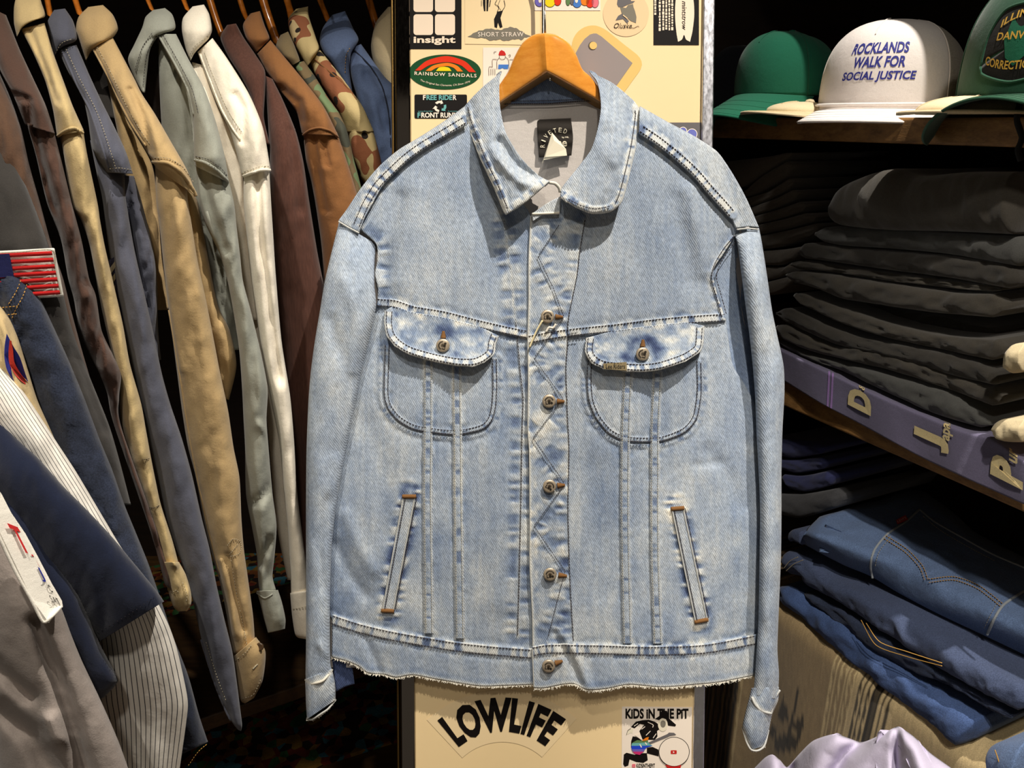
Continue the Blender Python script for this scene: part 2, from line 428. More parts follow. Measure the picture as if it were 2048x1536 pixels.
def tx(st, s, fit, mat, k=2, **kw): return letters('lettering', s, fit, lay(k), M[mat], st, **kw)
def rrect(x0, y0, x1, y1, r, n=6):
    P = []
    for cx, cy, a0 in ((x1 - r, y0 + r, -90), (x1 - r, y1 - r, 0), (x0 + r, y1 - r, 90), (x0 + r, y0 + r, 180)):
        P += [(cx + r * math.cos(math.radians(a0 + 90 * i / n)), cy + r * math.sin(math.radians(a0 + 90 * i / n))) for i in range(n + 1)]
    return P
def stroke(st, name, pts, wpx, mat, k=2):
    P = resample(pts, max(2, 3 * len(pts))); T = np.gradient(P, axis=0); T /= np.linalg.norm(T, axis=1)[:, None] + 1e-9
    Q = np.stack([-T[:, 1], T[:, 0]], -1) * wpx / 2
    return poly(name, np.vstack([P + Q, (P - Q)[::-1]]), lay(k), M[mat], st)
# insight
st = sticker('black sticker with four white squares and white lettering', [(817, -60), (923, -60), (923, 98), (815, 98)], 'ink')
for (x0, x1) in ((827, 866), (870, 910)):
    pp(st, 'white_square', rrect(x0, -16, x1, 24, 6), 'pale'); pp(st, 'white_square', rrect(x0, 28.5, x1, 70, 6), 'pale')
tx(st, 'insight', boxfit(827, 72.5, 911, 90), 'pale', bold=0.03)
# rainbow
st = sticker('green oval sticker with a red, orange and yellow rainbow', ell(890, 144, 72, 35, 48), 'green')
def band(xl, yl, xt, yt, xr, yr, xl2, yl2, xt2, yt2, xr2, yr2):
    o = resample([(xl, yl), ((xl * .62 + xt * .38), yt + (yl - yt) * .32), (xt, yt), (xr * .62 + xt * .38, yt + (yr - yt) * .32), (xr, yr)], 24)
    i = resample([(xl2, yl2), ((xl2 * .62 + xt2 * .38), yt2 + (yl2 - yt2) * .32), (xt2, yt2), (xr2 * .62 + xt2 * .38, yt2 + (yr2 - yt2) * .32), (xr2, yr2)], 24)
    return np.vstack([o, i[::-1]])
pp(st, 'rainbow_band', band(830, 141, 893, 112, 952, 144.5, 841, 141, 894, 124, 938, 144), 'red')
pp(st, 'rainbow_band', band(851, 141.5, 894, 125.5, 926, 143, 862, 142, 894, 132, 915, 143), 'orange')
pp(st, 'rainbow_band', resample([(872, 142), (878, 135), (888, 133.4), (898, 135.5), (903, 142)], 16), 'yellow')
tx(st, 'RAINBOW SANDALS', lambda u, v: (829 + 124 * u, 150 + 5 * u - v * 7), 'pale', bold=0.015, space=1.25)
tx(st, 'The Original San Clemente, CA Since 1974', lambda u, v: (841 + 99 * u, 163 + 3 * u + 9 * (1 - (2 * u - 1) ** 2) - v * 5), 'pale', shear=0.2)
# free rider
st = sticker('black rectangular sticker with teal and white words around recycling arrows', rrect(829, 189, 934, 237, 3), 'ink')
tx(st, 'F', boxfit(846, 190, 851.5, 200), 'white', bold=0.03); tx(st, 'REE RIDE', boxfit(853, 190, 904.5, 200), 'teal', bold=0.03); tx(st, 'R', boxfit(906, 190, 913, 200), 'white', bold=0.03)
tx(st, 'F', boxfit(835, 225, 841, 235.5), 'teal', bold=0.03); tx(st, 'RONT RUNNER', boxfit(842.5, 225, 931, 235.5), 'white', bold=0.03)
for a0 in (-90, 30, 150):
    q = lambda r, d: (880 + r * math.cos(math.radians(a0 + d)), 213 + r * 0.9 * math.sin(math.radians(a0 + d)))
    pp(st, 'recycling_arrow', [q(13, -50), q(13, -20), q(13, 10), q(16, 10), q(9.5, 42), q(5, 10), q(8, 10), q(8, -20), q(8, -50)], 'white' if a0 != 30 else 'teal')
tx(st, 'www.freerider', boxfit(836, 221, 866, 223.5), 'teal'); tx(st, 'frontrunner', boxfit(896, 221, 915, 223.5), 'teal')
# short straw
st = sticker('clear sticker of a grey cloud with white lettering and a standing figure', [(930, -30), (1066, -30), (1066, 90), (930, 88)], 'board')
cl = resample([(935, 74), (946, 67), (956, 62), (966, 60), (976, 57), (986, 58), (1000, 60), (1012, 56), (1022, 54), (1034, 57), (1040, 61), (1048, 65), (1054, 70), (1064, 72), (1050, 75), (1044, 80), (1036, 78), (1026, 79), (1010, 82), (1000, 79), (984, 81), (976, 80), (970, 76), (955, 76)], 60)
cl = cl + np.c_[np.zeros(60), (np.arange(60) % 3 - 1) * 0.7]
pp(st, 'cloud', cl, 'grey'); tx(st, 'SHORT STRAW', boxfit(956, 64, 1047, 73), 'white', space=1.1)
pp(st, 'trousers', [(995, 23), (1006, 21), (1001, 36), (1005, 54), (1000, 56), (996, 45), (994, 56), (989, 54), (988, 38)], 'ink')
stroke(st, 'drawn_line', [(994, 0), (990, 8), (998, 14), (994, 24)], 1, 'ink'); stroke(st, 'drawn_line', [(1008, 0), (1010, 12), (1004, 22)], 1, 'ink'); stroke(st, 'drawn_line', [(1000, 0), (996, 12), (1002, 20)], 0.8, 'ink')
pp(st, 'trouser_leg', [(966, -6), (971, -6), (971, 22), (968, 22), (966, 8)], 'ink'); pp(st, 'trouser_leg', [(973, -6), (978, -6), (977, 8), (976, 22), (973, 22)], 'ink')
stroke(st, 'drawn_line', [(963, 0), (963, 12)], 0.8, 'ink'); stroke(st, 'drawn_line', [(981, 0), (979, 13)], 1.6, 'ink')
# bather
st = sticker('pale square sticker with a drawn bather in red cap and blue trunks', [(966, 95), (1066, 95), (1066, 176), (966, 176)], 'white')
pp(st, 'cap', [(997, 109), (999, 103), (1003, 100), (1009, 103), (1012, 109), (1010, 111), (998, 111)], 'cardred')
pp(st, 'trunks', [(997, 129), (1017, 129), (1016, 138), (1008, 138), (1005, 136), (1001, 138), (996, 138)], 'blue')
for q in ([(999, 111), (999, 116), (1004, 119), (1010, 117), (1011, 111)], [(998, 116), (994, 122), (994, 138)], [(1011, 114), (1017, 120), (1018, 137)], [(994, 119), (985, 119), (985, 134)], [(985, 134), (978, 134), (978, 151)],
          [(982, 137), (982, 150)], [(986, 137), (986, 150)], [(990, 137), (990, 150)], [(1019, 119), (1026, 119)], [(989, 107), (988, 104), (993, 103)], [(1017, 111), (1020, 109), (1021, 112), (1018, 114)]):
    stroke(st, 'drawn_line', q, 0.8, 'linegrey')
# bubble letters
st = sticker('pale sticker with fat multicoloured bubble letters at the top edge', [(1068, -60), (1201, -60), (1201, 21), (1068, 21)], 'white')
for cx, cy, rx, ry, m in ((1079, 3, 9, 10, 'violet'), (1100, 4, 10, 10, 'yellow'), (1115, 2, 7, 9, 'red'), (1136, 2, 4, 9, 'olive'), (1144, 1, 4, 9, 'slate'), (1154, 4, 9, 11, 'blue'), (1170, 1, 9, 10, 'orange'), (1180, 5, 8, 10, 'red'), (1190, 5, 7, 10, 'pink')):
    pp(st, 'bubble_letter', ell(cx, cy, rx + 0.9, ry + 0.9, 20), 'linegrey'); pp(st, 'bubble_letter', ell(cx, cy, rx, ry, 20), m, 2)
for cx in (1080, 1153): pp(st, 'letter_hole', ell(cx, 1, 3, 5, 12), 'white', 3)
# portrait
st = sticker('round peach sticker with an engraved profile of a bearded head', ell(1252, 27, 46, 46, 48), 'peach')
pp(st, 'hat', [(1234, 8), (1236, -8), (1262, -8), (1262, 2), (1270, 2), (1266, 6), (1256, 9), (1246, 14), (1237, 14)], 'slate')
pp(st, 'beard', [(1240, 14), (1252, 16), (1256, 10), (1266, 8), (1267, 14), (1270, 22), (1273, 34), (1272, 46), (1262, 42), (1252, 34), (1244, 28)], 'grey')
pp(st, 'coat', [(1231, 41), (1236, 32), (1244, 27), (1250, 34), (1258, 42), (1254, 47), (1246, 38)], 'slate'); stroke(st, 'collar', [(1246, 30), (1255, 37)], 2, 'peach', 3)
tx(st, 'Oluske', boxfit(1228, 46, 1264, 56.5), 'ink', shear=0.4); stroke(st, 'flourish', [(1262, 55), (1268, 56), (1276, 52), (1278, 54)], 0.8, 'ink')
# surfboard
st = sticker('black sticker with a white fish-tail surfboard and vertical lettering', [(1307, -50), (1398, -50), (1398, 90), (1307, 90)], 'ink')
pp(st, 'surfboard', resample([(1369, -45), (1355, -20), (1350.5, 10), (1350.5, 40), (1353, 66), (1356, 83.5)], 20).tolist() + resample([(1356, 83.5), (1364, 79), (1368, 69), (1372, 79), (1380, 83.5)], 14).tolist() + resample([(1380, 83.5), (1385, 62), (1388.5, 30), (1387, 0), (1380, -25), (1369, -45)], 20).tolist(), 'pale')
tx(st, 'mintstrow', lambda u, v: (1364 + 9 * v, 2 + 58 * u), 'ink', shear=0.3)
random.seed(3)
for cx, ln in ((1311, 30), (1320, 60), (1327, 55), (1333, 58), (1339, 60), (1345, 58)):
    y = -6.0
    while y < ln:
        h = random.uniform(2, 7); wv = random.uniform(1.6, 2.8)
        pp(st, 'white_stroke', [(cx - wv, y), (cx + wv * .6, y), (cx + wv * .6, y + h), (cx - wv, y + h)], 'pale'); y += h + random.uniform(1, 2)
# knife-tag
st = sticker('mustard sticker showing a silver tag with a round hole', resample([(1140, 130), (1145, 82), (1156, 63), (1172, 53), (1191, 51), (1212, 60), (1247, 88), (1276, 111), (1284, 126), (1281, 139), (1266, 160), (1250, 182), (1225, 208), (1180, 200), (1140, 130)], 60)[:-1], 'tan')
pp(st, 'silver_tag', [(1152, 105), (1160, 90), (1169, 78), (1180, 69), (1187, 67), (1193, 67), (1203, 73), (1265, 126), (1234, 170), (1210, 200), (1170, 170), (1150, 120)], 'silver')
pp(st, 'hole_shadow', ell(1185, 91.5, 8.5, 8.5, 20), 'linegrey', 2); pp(st, 'hole', ell(1186.5, 91, 7.6, 7.6, 20), 'tan', 3)
# grey with blue blob
st = sticker('grey sticker with a blue bubble shape above the jacket shoulder', [(1325, 245), (1404, 245), (1404, 330), (1325, 330)], 'slate')
for cx, cy, r in ((1366, 262, 7), (1384, 268, 9.5)):
    pp(st, 'bubble', ell(cx, cy, r + 1.4, r + 1.4, 20), 'white'); pp(st, 'bubble', ell(cx, cy, r, r, 20), 'periwinkle', 2)
# lowlife
ar = lambda r, a: (1005 + r * math.sin(math.radians(a)), 1602 - r * math.cos(math.radians(a)))
M['film'] = plain('clear_film', lin(245, 219, 171), 0.35, 0, 0.35)
st = sticker('arched clear sticker with bold black lettering under the jacket hem', [ar(222, -43 + 85 * i / 30) for i in range(31)] + [ar(118, 42 - 85 * i / 30) for i in range(31)], 'film')
tx(st, 'LOWLIFE', arcfit(1005, 1602, 138, 208, -39, 38), 'ink', bold=0.045, space=1.1)
# kids
st = sticker('white sticker of a leaping guitarist with black lettering', [(1244, 1413), (1384, 1414), (1383, 1560), (1243, 1560)], 'white')
K = lambda L: [(1230 + x / 11.29, 1400 + y / 11.29) for x, y in L]
tx(st, 'KiDS iN THE PiT', boxfit(1251, 1417, 1377, 1437.5), 'ink', bold=0.04)
pp(st, 'hair', K([(900, 430), (1000, 360), (1060, 230), (1180, 250), (1200, 400), (1380, 560), (1360, 600), (1200, 580), (1150, 430), (1010, 460)]), 'ink')
pp(st, 'torso', K([(360, 610), (470, 490), (620, 455), (760, 445), (900, 490), (1000, 560), (1030, 640), (950, 700), (960, 820), (900, 900), (800, 900), (620, 890), (550, 700), (660, 560), (560, 540), (440, 640)]), 'ink')
pp(st, 'shirt_hem', K([(440, 790), (560, 760), (620, 890), (590, 900), (500, 830)]), 'white', 2)
for q in ([(600, 660), (680, 600)], [(740, 500), (860, 560), (850, 620)], [(700, 800), (800, 700)], [(860, 860), (930, 760)], [(430, 590), (520, 530)]): stroke(st, 'highlight', K(q), 1.4, 'white', 3)
pp(st, 'hand', K([(360, 640), (410, 650), (395, 770), (370, 740), (260, 785), (290, 690)]), 'paper'); stroke(st, 'drawn_line', K([(360, 640), (290, 690), (260, 785)]), 0.8, 'ink', 3)
pp(st, 'face', K(ell(1080, 560, 110, 150, 20)), 'paper', 2); pp(st, 'face_shade', K(ell(1085, 540, 60, 80, 16)), 'grey', 3)
pp(st, 'leg', K([(720, 1080), (850, 1060), (980, 1120), (985, 1275), (720, 1205)]), 'ink')
pp(st, 'leg', K([(430, 1240), (640, 1200), (720, 1200), (740, 1360), (640, 1420), (480, 1400), (330, 1340), (300, 1480), (220, 1510), (185, 1450), (200, 1230), (260, 1190), (420, 1230)]), 'ink')
pp(st, 'hip', K([(400, 820), (480, 830), (610, 900), (520, 960), (360, 1080), (365, 930)]), 'ink')
pp(st, 'guitar_neck', K([(750, 960), (1180, 770), (1220, 735), (1330, 740), (1385, 785), (1240, 810), (1190, 835), (780, 1000)]), 'slate', 3)
for q, m in (([(600, 925), (700, 850), (765, 835), (745, 905), (640, 940)], 'orange'), ([(400, 960), (500, 905), (620, 920), (745, 905), (750, 960), (385, 975)], 'olive'), ([(385, 975), (750, 960), (790, 1000), (850, 1030), (370, 1035)], 'teal'),
             ([(370, 1035), (850, 1030), (700, 1080), (680, 1110), (375, 1110)], 'royal'), ([(375, 1110), (680, 1110), (650, 1165), (400, 1165)], 'violet'), ([(400, 1165), (650, 1165), (560, 1240), (450, 1220)], 'magenta')):
    pp(st, 'guitar_body', K(q), m, 4)
for q in ([(560, 1000), (600, 1070)], [(680, 960), (720, 1010)]): stroke(st, 'pickup', K(q), 2.2, 'white', 5)
pp(st, 'ring', K(ell(1335, 1170, 350, 335, 40)), 'ink', 5); pp(st, 'disc', K(ell(1335, 1170, 336, 321, 40)), 'white', 6)
pp(st, 'red_badge', rrect(1341.5, 1500.5, 1353.5, 1508, 1.5), 'cardred', 7); pp(st, 'badge_arrow', [(1346, 1502.2), (1346, 1506.4), (1349.6, 1504.3)], 'white', 8)
pp(st, 'ribbon', K([(1130, 1470), (1500, 1470), (1480, 1536), (1190, 1536)]), 'cardred', 5)
pp(st, 'badge', rrect(1264, 1528, 1271, 1535, 1.5), 'pink', 2); tx(st, 'KiDSiNTHEPiT', boxfit(1273, 1527, 1310, 1535.5), 'ink', bold=0.02)

# ------------------------------------------------------------------ the denim jacket
JR = BD(1085, 1370, 0.02)
jacket = thing('denim_jacket', 'faded light blue denim jacket with frayed hem hanging on the cream board', 'jacket', JR)
M['denim'] = colmat('stonewashed_denim', 0.30, 1300, 0.95, 0.13, 0.00225, (0.866, 0.5), 0.35)
M['thread_pale'] = plain('pale_worn_edge', lin(196, 196, 190), 0.95)
M['denim_in'] = cloth('denim_reverse', lin(198, 190, 182), 0.05, 0.25, 1200, 0.95, 0.1, 0.3)
PAL = np.array([lin(46, 56, 90), lin(82, 97, 130), lin(125, 141, 165), lin(161, 172, 185), lin(202, 205, 203), lin(232, 226, 210)])
PT = np.array([0.0, 0.22, 0.45, 0.64, 0.85, 1.0])
def tocol(t):
    t = np.clip(t, 0, 1); return np.stack([np.interp(t, PT, PAL[:, k]) for k in range(3)], -1)
SILX = [640, 677, 694, 717, 741, 764, 799, 834, 881, 926, 1000, 1180, 1282, 1338, 1385, 1432, 1455, 1478, 1497, 1518, 1560]
SILY = [520, 441, 418, 383, 352, 327, 298, 277, 247, 214, 180, 180, 214, 245, 270, 301, 331, 369, 406, 455, 560]
FOLDS = [([(800, 395), (775, 470), (768, 540)], 16, -0.005), ([(835, 380), (812, 470), (800, 560)], 22, 0.003), ([(955, 330), (985, 450), (1010, 640)], 26, -0.003),
         ([(1378, 385), (1395, 450), (1415, 540)], 20, 0.005), ([(1350, 400), (1365, 480), (1380, 560)], 22, -0.003), ([(1420, 905), (1462, 960), (1480, 1010)], 18, -0.003),
         ([(1395, 930), (1440, 925)], 10, -0.002), ([(690, 1030), (715, 1090), (745, 1140)], 16, 0.004), ([(672, 1090), (700, 1150), (730, 1190)], 13, -0.004), ([(745, 850), (770, 980), (775, 1060)], 26, -0.003),
         ([(1180, 940), (1200, 1060), (1205, 1180)], 30, -0.002), ([(985, 900), (1000, 1050), (990, 1200)], 30, 0.0025), ([(1110, 1270), (1135, 1310), (1160, 1368)], 9, -0.004), ([(1125, 1270), (1152, 1310), (1178, 1375)], 10, 0.004),
         ([(1440, 640), (1470, 760), (1500, 860)], 20, 0.002), ([(730, 1275), (745, 1310), (760, 1345)], 9, -0.003), ([(860, 620), (900, 560), (930, 480)], 30, 0.002)]
def jbase(px, py):
    px, py = np.broadcast_arrays(A(px), A(py))
    xl = np.interp(py, [250, 460, 612, 800, 1000, 1240, 1330], [800, 712, 725, 686, 648, 650, 655])
    xr = np.interp(py, [250, 440, 540, 644, 800, 900, 1240, 1350], [1420, 1480, 1470, 1490, 1535, 1550, 1545, 1520])
    s = np.clip((px - xl) / (xr - xl), 0, 1)
    side = np.clip(1 - np.abs(2 * s - 1) ** 3, 0, 1) ** 0.7
    ds = py - np.interp(px, SILX, SILY)
    q = np.clip(ds / 110.0, 0, 1); top = np.sqrt(np.clip(1 - (1 - q) ** 2, 0, 1))
    D = 0.008 + 0.022 * side * top - 0.006 * sst(1000, 1370, py)
    D = D + 0.004 * (fbm(px / 150.0, py / 210.0, 3, 5) - 0.5) + 0.0015 * (fbm(px / 30.0, py / 45.0, 3, 9) - 0.5)
    D = D + 0.0025 * (fbm(px / 28.0, py / 60.0, 2, 31) - 0.5) * sst(1230, 1320, py)
    for P, wd, am in FOLDS:
        d, _, _ = pdist(px, py, P); D = D + am * np.exp(-(d / wd) ** 2)
    return D
# seams: name -> (path, kind, width)
YOKE_L = [(754, 605), (790, 608), (827, 620), (887, 630), (958, 648), (1028, 664), (1056, 669)]
YOKE_R = [(1058, 679), (1114, 669), (1161, 663), (1231, 656), (1301, 647), (1372, 640), (1451, 635)]
SHS_L = [(928, 240), (893, 261), (846, 289), (811, 314), (776, 347), (754, 370), (733, 404), (722, 428), (712, 452)]
SHS_R = [(1283, 258), (1317, 281), (1354, 310), (1390, 343), (1421, 379), (1449, 410), (1466, 430)]
BT_L = [(664, 1238), (720, 1256), (790, 1272), (900, 1291), (980, 1300), (1066, 1307)]
BT_R = [(1066, 1302), (1100, 1297), (1200, 1298), (1300, 1301), (1408, 1297), (1514, 1278)]
HEM_L = [(663, 1314), (696, 1323), (718, 1333), (736, 1346), (768, 1349), (792, 1355), (826, 1350), (876, 1359), (959, 1372), (1010, 1371), (1067, 1369)]
HEM_R = [(1068, 1376), (1090, 1376), (1125, 1369), (1150, 1368), (1175, 1380), (1215, 1377), (1258, 1369), (1324, 1374), (1391, 1369), (1440, 1364), (1512, 1350)]
PLK_E = [(1062, 432), (1058, 520), (1058, 600), (1056, 680), (1057, 760), (1056, 860), (1059, 905), (1060, 1050), (1060, 1130), (1065, 1230), (1066, 1297)]
PLK_S = [(1170, 440), (1160, 500), (1154, 552), (1137, 638), (1135, 692), (1132, 739), (1135, 833), (1138, 900), (1136, 1024), (1140, 1161), (1147, 1285)]
UPL_S = [(1008, 440), (1016, 510), (1023, 552), (1029, 622), (1035, 680), (1040, 739), (1046, 798), (1044, 868), (1042, 997), (1039, 1133), (1035, 1275)]
FL_L = [(769, 622), (768, 645), (773, 671), (789, 692), (817, 709), (864, 723), (911, 732), (946, 733), (969, 725), (988, 709), (992, 688), (998, 672)]
FL_R = [(1172, 676), (1170, 704), (1182, 725), (1207, 738), (1254, 743), (1289, 744), (1325, 739), (1371, 723), (1400, 704), (1407, 685), (1409, 652)]
PK_L = [(768, 690), (767, 734), (766, 786), (773, 816), (794, 842), (829, 861), (887, 870), (925, 870), (966, 860), (985, 842), (993, 815), (996, 774), (995, 716)]
PK_R = [(1174, 720), (1172, 751), (1175, 798), (1189, 835), (1214, 866), (1243, 882), (1278, 886), (1325, 884), (1371, 866), (1395, 838), (1403, 800), (1405, 774), (1404, 720)]
VS = [[(856, 726), (856, 870), (855, 1000), (858, 1268)], [(913, 735), (915, 870), (916, 1000), (920, 1278)], [(1256, 745), (1251, 870), (1250, 1050), (1255, 1288)], [(1315, 745), (1310, 870), (1310, 1100), (1316, 1288)]]
ARM_R = [(1472, 475), (1452, 500), (1434, 530), (1428, 556), (1437, 590), (1449, 634)]
ARM_L = [(720, 462), (752, 488), (755, 520), (750, 548), (758, 600)]
ZZ = [(1118, 450), (1076, 512), (1106, 575), (1128, 634), (1068, 716), (1126, 797), (1066, 876), (1130, 968), (1068, 1052), (1130, 1142), (1096, 1275)]
SE = {'yl': (YOKE_L, 'band', 8), 'yr': (YOKE_R, 'band', 8), 'sl': (SHS_L, 'band', 9), 'sr': (SHS_R, 'band', 9), 'bl': (BT_L, 'band', 10), 'br': (BT_R, 'band', 10), 'hl': (HEM_L, 'raw', 4), 'hr': (HEM_R, 'raw', 4),
      'pe': (PLK_E, 'edge', 3), 'ps': (PLK_S, 'line', 3), 'us': (UPL_S, 'line', 3), 'fl': (FL_L, 'flap', 3), 'fr': (FL_R, 'flap', 3), 'pl': (PK_L, 'patch', 9), 'pr': (PK_R, 'patch', 9), 'ar': (ARM_R, 'band', 7), 'al': (ARM_L, 'line', 3),
      'zz': (ZZ, 'line', 2)}
SE['w0'] = ([(820, 985), (776, 1228)], 'line', 4); SE['w1'] = ([(1354, 1010), (1404, 1248)], 'line', 4)
for k, v in enumerate(VS): SE['v%d' % k] = (v, 'strip', 8)
def jtone(px, py, keys, t0=0.60, seed=3):
    t0 = t0 + 0.02
    """wear of the indigo (0 deep, 1 bleached) and pucker relief around the seams"""
    t = t0 + 0.26 * (fbm(px / 110.0, py / 170.0, 3, seed) - 0.5) + 0.12 * (fbm(px / 6.0, py / 70.0, 2, seed + 5) - 0.5) + 0.10 * (fbm(px / 4.0, py / 4.0, 2, seed + 8) - 0.5)
    t = t + 0.26 * (fbm(px / 46.0, py / 60.0, 3, seed + 21) - 0.5) * (0.5 + 0.7 * sst(600, 1000, py))
    mot = fbm(px / 9.0, py / 9.0, 2, seed + 11)
    H = np.zeros(np.shape(px))
    for k in keys:
        P, kind, wd = SE[k]; d, s, sg = pdist(px, py, catmull(P, 60)); sd = sum(map(ord, k))
        blk = 0.65 * vn(s / 5.6 + 3.1, d / 40.0, sd) + 0.35 * mot; blk = sst(0.30, 0.56, blk)
        dens = sst(0.30, 0.62, vn(s / 60.0, sd * 3.0, sd + 9))          # stretches with and without rope fades
        blk = 1 - (1 - blk) * (0.55 + 0.45 * dens)
        pat = vn(s / 11.0, d / 12.0, sd + 2) * 0.6 + mot * 0.4
        if kind in ('band', 'strip', 'flap', 'patch'):
            if kind == 'flap': dd = np.abs(d - 9); hw = 6.5
            elif kind == 'patch': dd = np.abs(d - 6); hw = 4
            elif kind == 'strip': dd = d; hw = 5
            else: dd = d; hw = wd
            inn = sst(hw + 2.0, hw - 2.0, dd)
            pale = 0.93 if kind in ('band', 'flap') else 0.68
            lo = 0.18 if kind in ('band', 'flap') else 0.26
            tin = lo + (pale - lo) * blk
            t = t * (1 - 0.8 * inn) + tin * 0.8 * inn
            halo = np.exp(-((dd - hw - 4) / 8.0) ** 2) * (1 - inn)
            t = t + halo * (0.50 - pat) * (0.75 if kind in ('band', 'flap') else 0.35) * (0.4 + 0.6 * dens)
            H = H + 0.0010 * inn * (0.3 + 0.7 * blk) - 0.0016 * halo * pat
            if kind == 'strip':
                e = np.exp(-((dd - wd) / 1.5) ** 2); t = t * (1 - 0.75 * e) + 0.95 * 0.75 * e; H = H + 0.0009 * e
        if kind in ('edge', 'flap', 'raw'):
            e = np.exp(-(d / (wd * 1.1)) ** 2); t = t * (1 - 0.85 * e) + 0.97 * 0.85 * e
            if kind == 'edge':
                h2 = np.exp(-((d - 11) / 7.0) ** 2); t = t + h2 * (0.5 - pat) * 0.5
            if kind == 'raw':
                h2 = np.exp(-((d - 10) / 6.0) ** 2); t = t - 0.10 * h2
        if kind == 'line':
            # short puckers lying across the stitch line
            pk = vn(s / 8.5, sd * 2.0 + px * 0 + np.floor(sg), sd + 4) * 0.6 + vn(px / 30.0, py / 8.0, sd + 5) * 0.4
            e = np.exp(-((d - 13) / 12.0) ** 2)
            if wd == 4: pk = vn(px / 26.0 + py / 40.0, py / 7.5, sd + 5); e = np.exp(-((d - 15) / 10.0) ** 2)
            t = t + e * (sst(0.34, 0.66, pk) - 0.60) * (0.40 if wd != 4 else 0.62)
            H = H + e * (pk - 0.5) * 0.0032
            if wd == 3: t = t + 0.16 * np.exp(-(d / 3.0) ** 2)
    return t, H
def jpart(name, T, Bt, L, R, keys, lift=0.0, step=3.2, parent=jacket, t0=0.60, seed=3, mat='denim', solid=0.0016, sm=True, wear=None):
    hh = max(np.linalg.norm(np.diff(A(L), axis=0), axis=1).sum(), np.linalg.norm(np.diff(A(R), axis=0), axis=1).sum())
    ww = max(np.linalg.norm(np.diff(A(T), axis=0), axis=1).sum(), np.linalg.norm(np.diff(A(Bt), axis=0), axis=1).sum())
    px, py = coons(T, Bt, L, R, max(4, int(hh / step)), max(4, int(ww / step)), sm)
    t, H = jtone(px, py, keys, t0, seed)
    if wear is not None: t = wear(px, py, t)
    D = jbase(px, py) + H + (lift(px, py) if callable(lift) else lift)
    return grid(name, BD(px, py, D), M[mat], parent, col=tocol(t), solid=solid)
def stitch(path, lift, parent, mat='thread_dark', pitch=6.4, ln=4.9, wd=1.7, base=jbase, mapf=BD, up=BN, name='stitching', rise=0.0011):
    P = catmull(path, 40 * max(1, len(path) - 1)) if len(path) > 2 else A(path)
    d = np.r_[0, np.cumsum(np.linalg.norm(np.diff(P, axis=0), axis=1))]
    s0 = np.arange(0, max(d[-1] - ln, 1), pitch); V = []; F = []
    for q in (s0, s0 + ln):
        V.append(np.stack([np.interp(q, d, P[:, 0]), np.interp(q, d, P[:, 1])], -1))
    a, b = V; e = b - a; e /= np.linalg.norm(e, axis=1)[:, None] + 1e-9; n_ = np.stack([-e[:, 1], e[:, 0]], -1) * wd / 2
    L = lambda p: (base(p[:, 0], p[:, 1]) + (lift(p[:, 0], p[:, 1]) if callable(lift) else lift))
    pts = []
    for p, r in ((a + n_, 0.0006), (a - n_, 0.0006), (b + n_, 0.0006), (b - n_, 0.0006), (a * .8 + b * .2, rise + .0008), (a * .2 + b * .8, rise + .0008)):
        pts.append(mapf(p[:, 0], p[:, 1], L(p) + r))
    k = len(a); V = np.concatenate(pts); i = np.arange(k)
    Q = np.concatenate([np.stack([i + k, i, i + 4 * k], -1), np.stack([i + 2 * k, i + 3 * k, i + 5 * k], -1),
                        np.stack([i, i + 2 * k, i + 5 * k], -1), np.stack([i, i + 5 * k, i + 4 * k], -1),
                        np.stack([i + 3 * k, i + k, i + 4 * k], -1), np.stack([i + 3 * k, i + 4 * k, i + 5 * k], -1)])
    o = mk(name, V, Q, M[mat], parent, smooth=False); o['kind'] = 'stuff'; return o
def offp(path, d):               # path shifted sideways by d pixels
    P = A(path); T = np.gradient(P, axis=0); T /= np.linalg.norm(T, axis=1)[:, None] + 1e-9
    return (P + np.stack([-T[:, 1], T[:, 0]], -1) * d).tolist()

# back of the jacket (seen inside the collar and from the side)
back = []
for y in np.linspace(200, 1335, 60):
    xl = np.interp(y, [200, 250, 300, 350, 441, 600, 800, 1000, 1335], [1000, 900, 810, 745, 690, 720, 690, 655, 660])
    xr = np.interp(y, [200, 250, 300, 350, 441, 600, 800, 1000, 1335], [1200, 1330, 1420, 1465, 1500, 1480, 1520, 1540, 1512])
    back.append([BD(xl + (xr - xl) * u, y, 0.003 + 0.003 * math.sin(u * 9) * min(1, (y - 200) / 300)) for u in np.linspace(0, 1, 40)])
grid('back_panel', np.array(back), M['denim_in'], jacket)
px, py = coons([(1022, 150), (1100, 138), (1176, 150)], [(998, 208), (1019, 206), (1100, 205), (1168, 199), (1204, 202)], [(1022, 150), (998, 208)], [(1176, 150), (1204, 202)], 24, 70)
tn, H = jtone(px, py, [], 0.42, 12)
nb = grid('neck_band', BD(px, py, 0.008 + H), M['denim'], jacket, col=tocol(tn), solid=0.002)
stitch([(1000, 209), (1019, 208), (1100, 207), (1168, 202), (1205, 204)], 0.0095, nb, base=lambda x, y: np.zeros(np.shape(x)), pitch=4.5, ln=4.0, wd=2.2)
stitch([(1000, 203), (1100, 201), (1205, 197)], 0.0095, nb, base=lambda x, y: np.zeros(np.shape(x)), pitch=4.5, ln=4.0, wd=1.6)

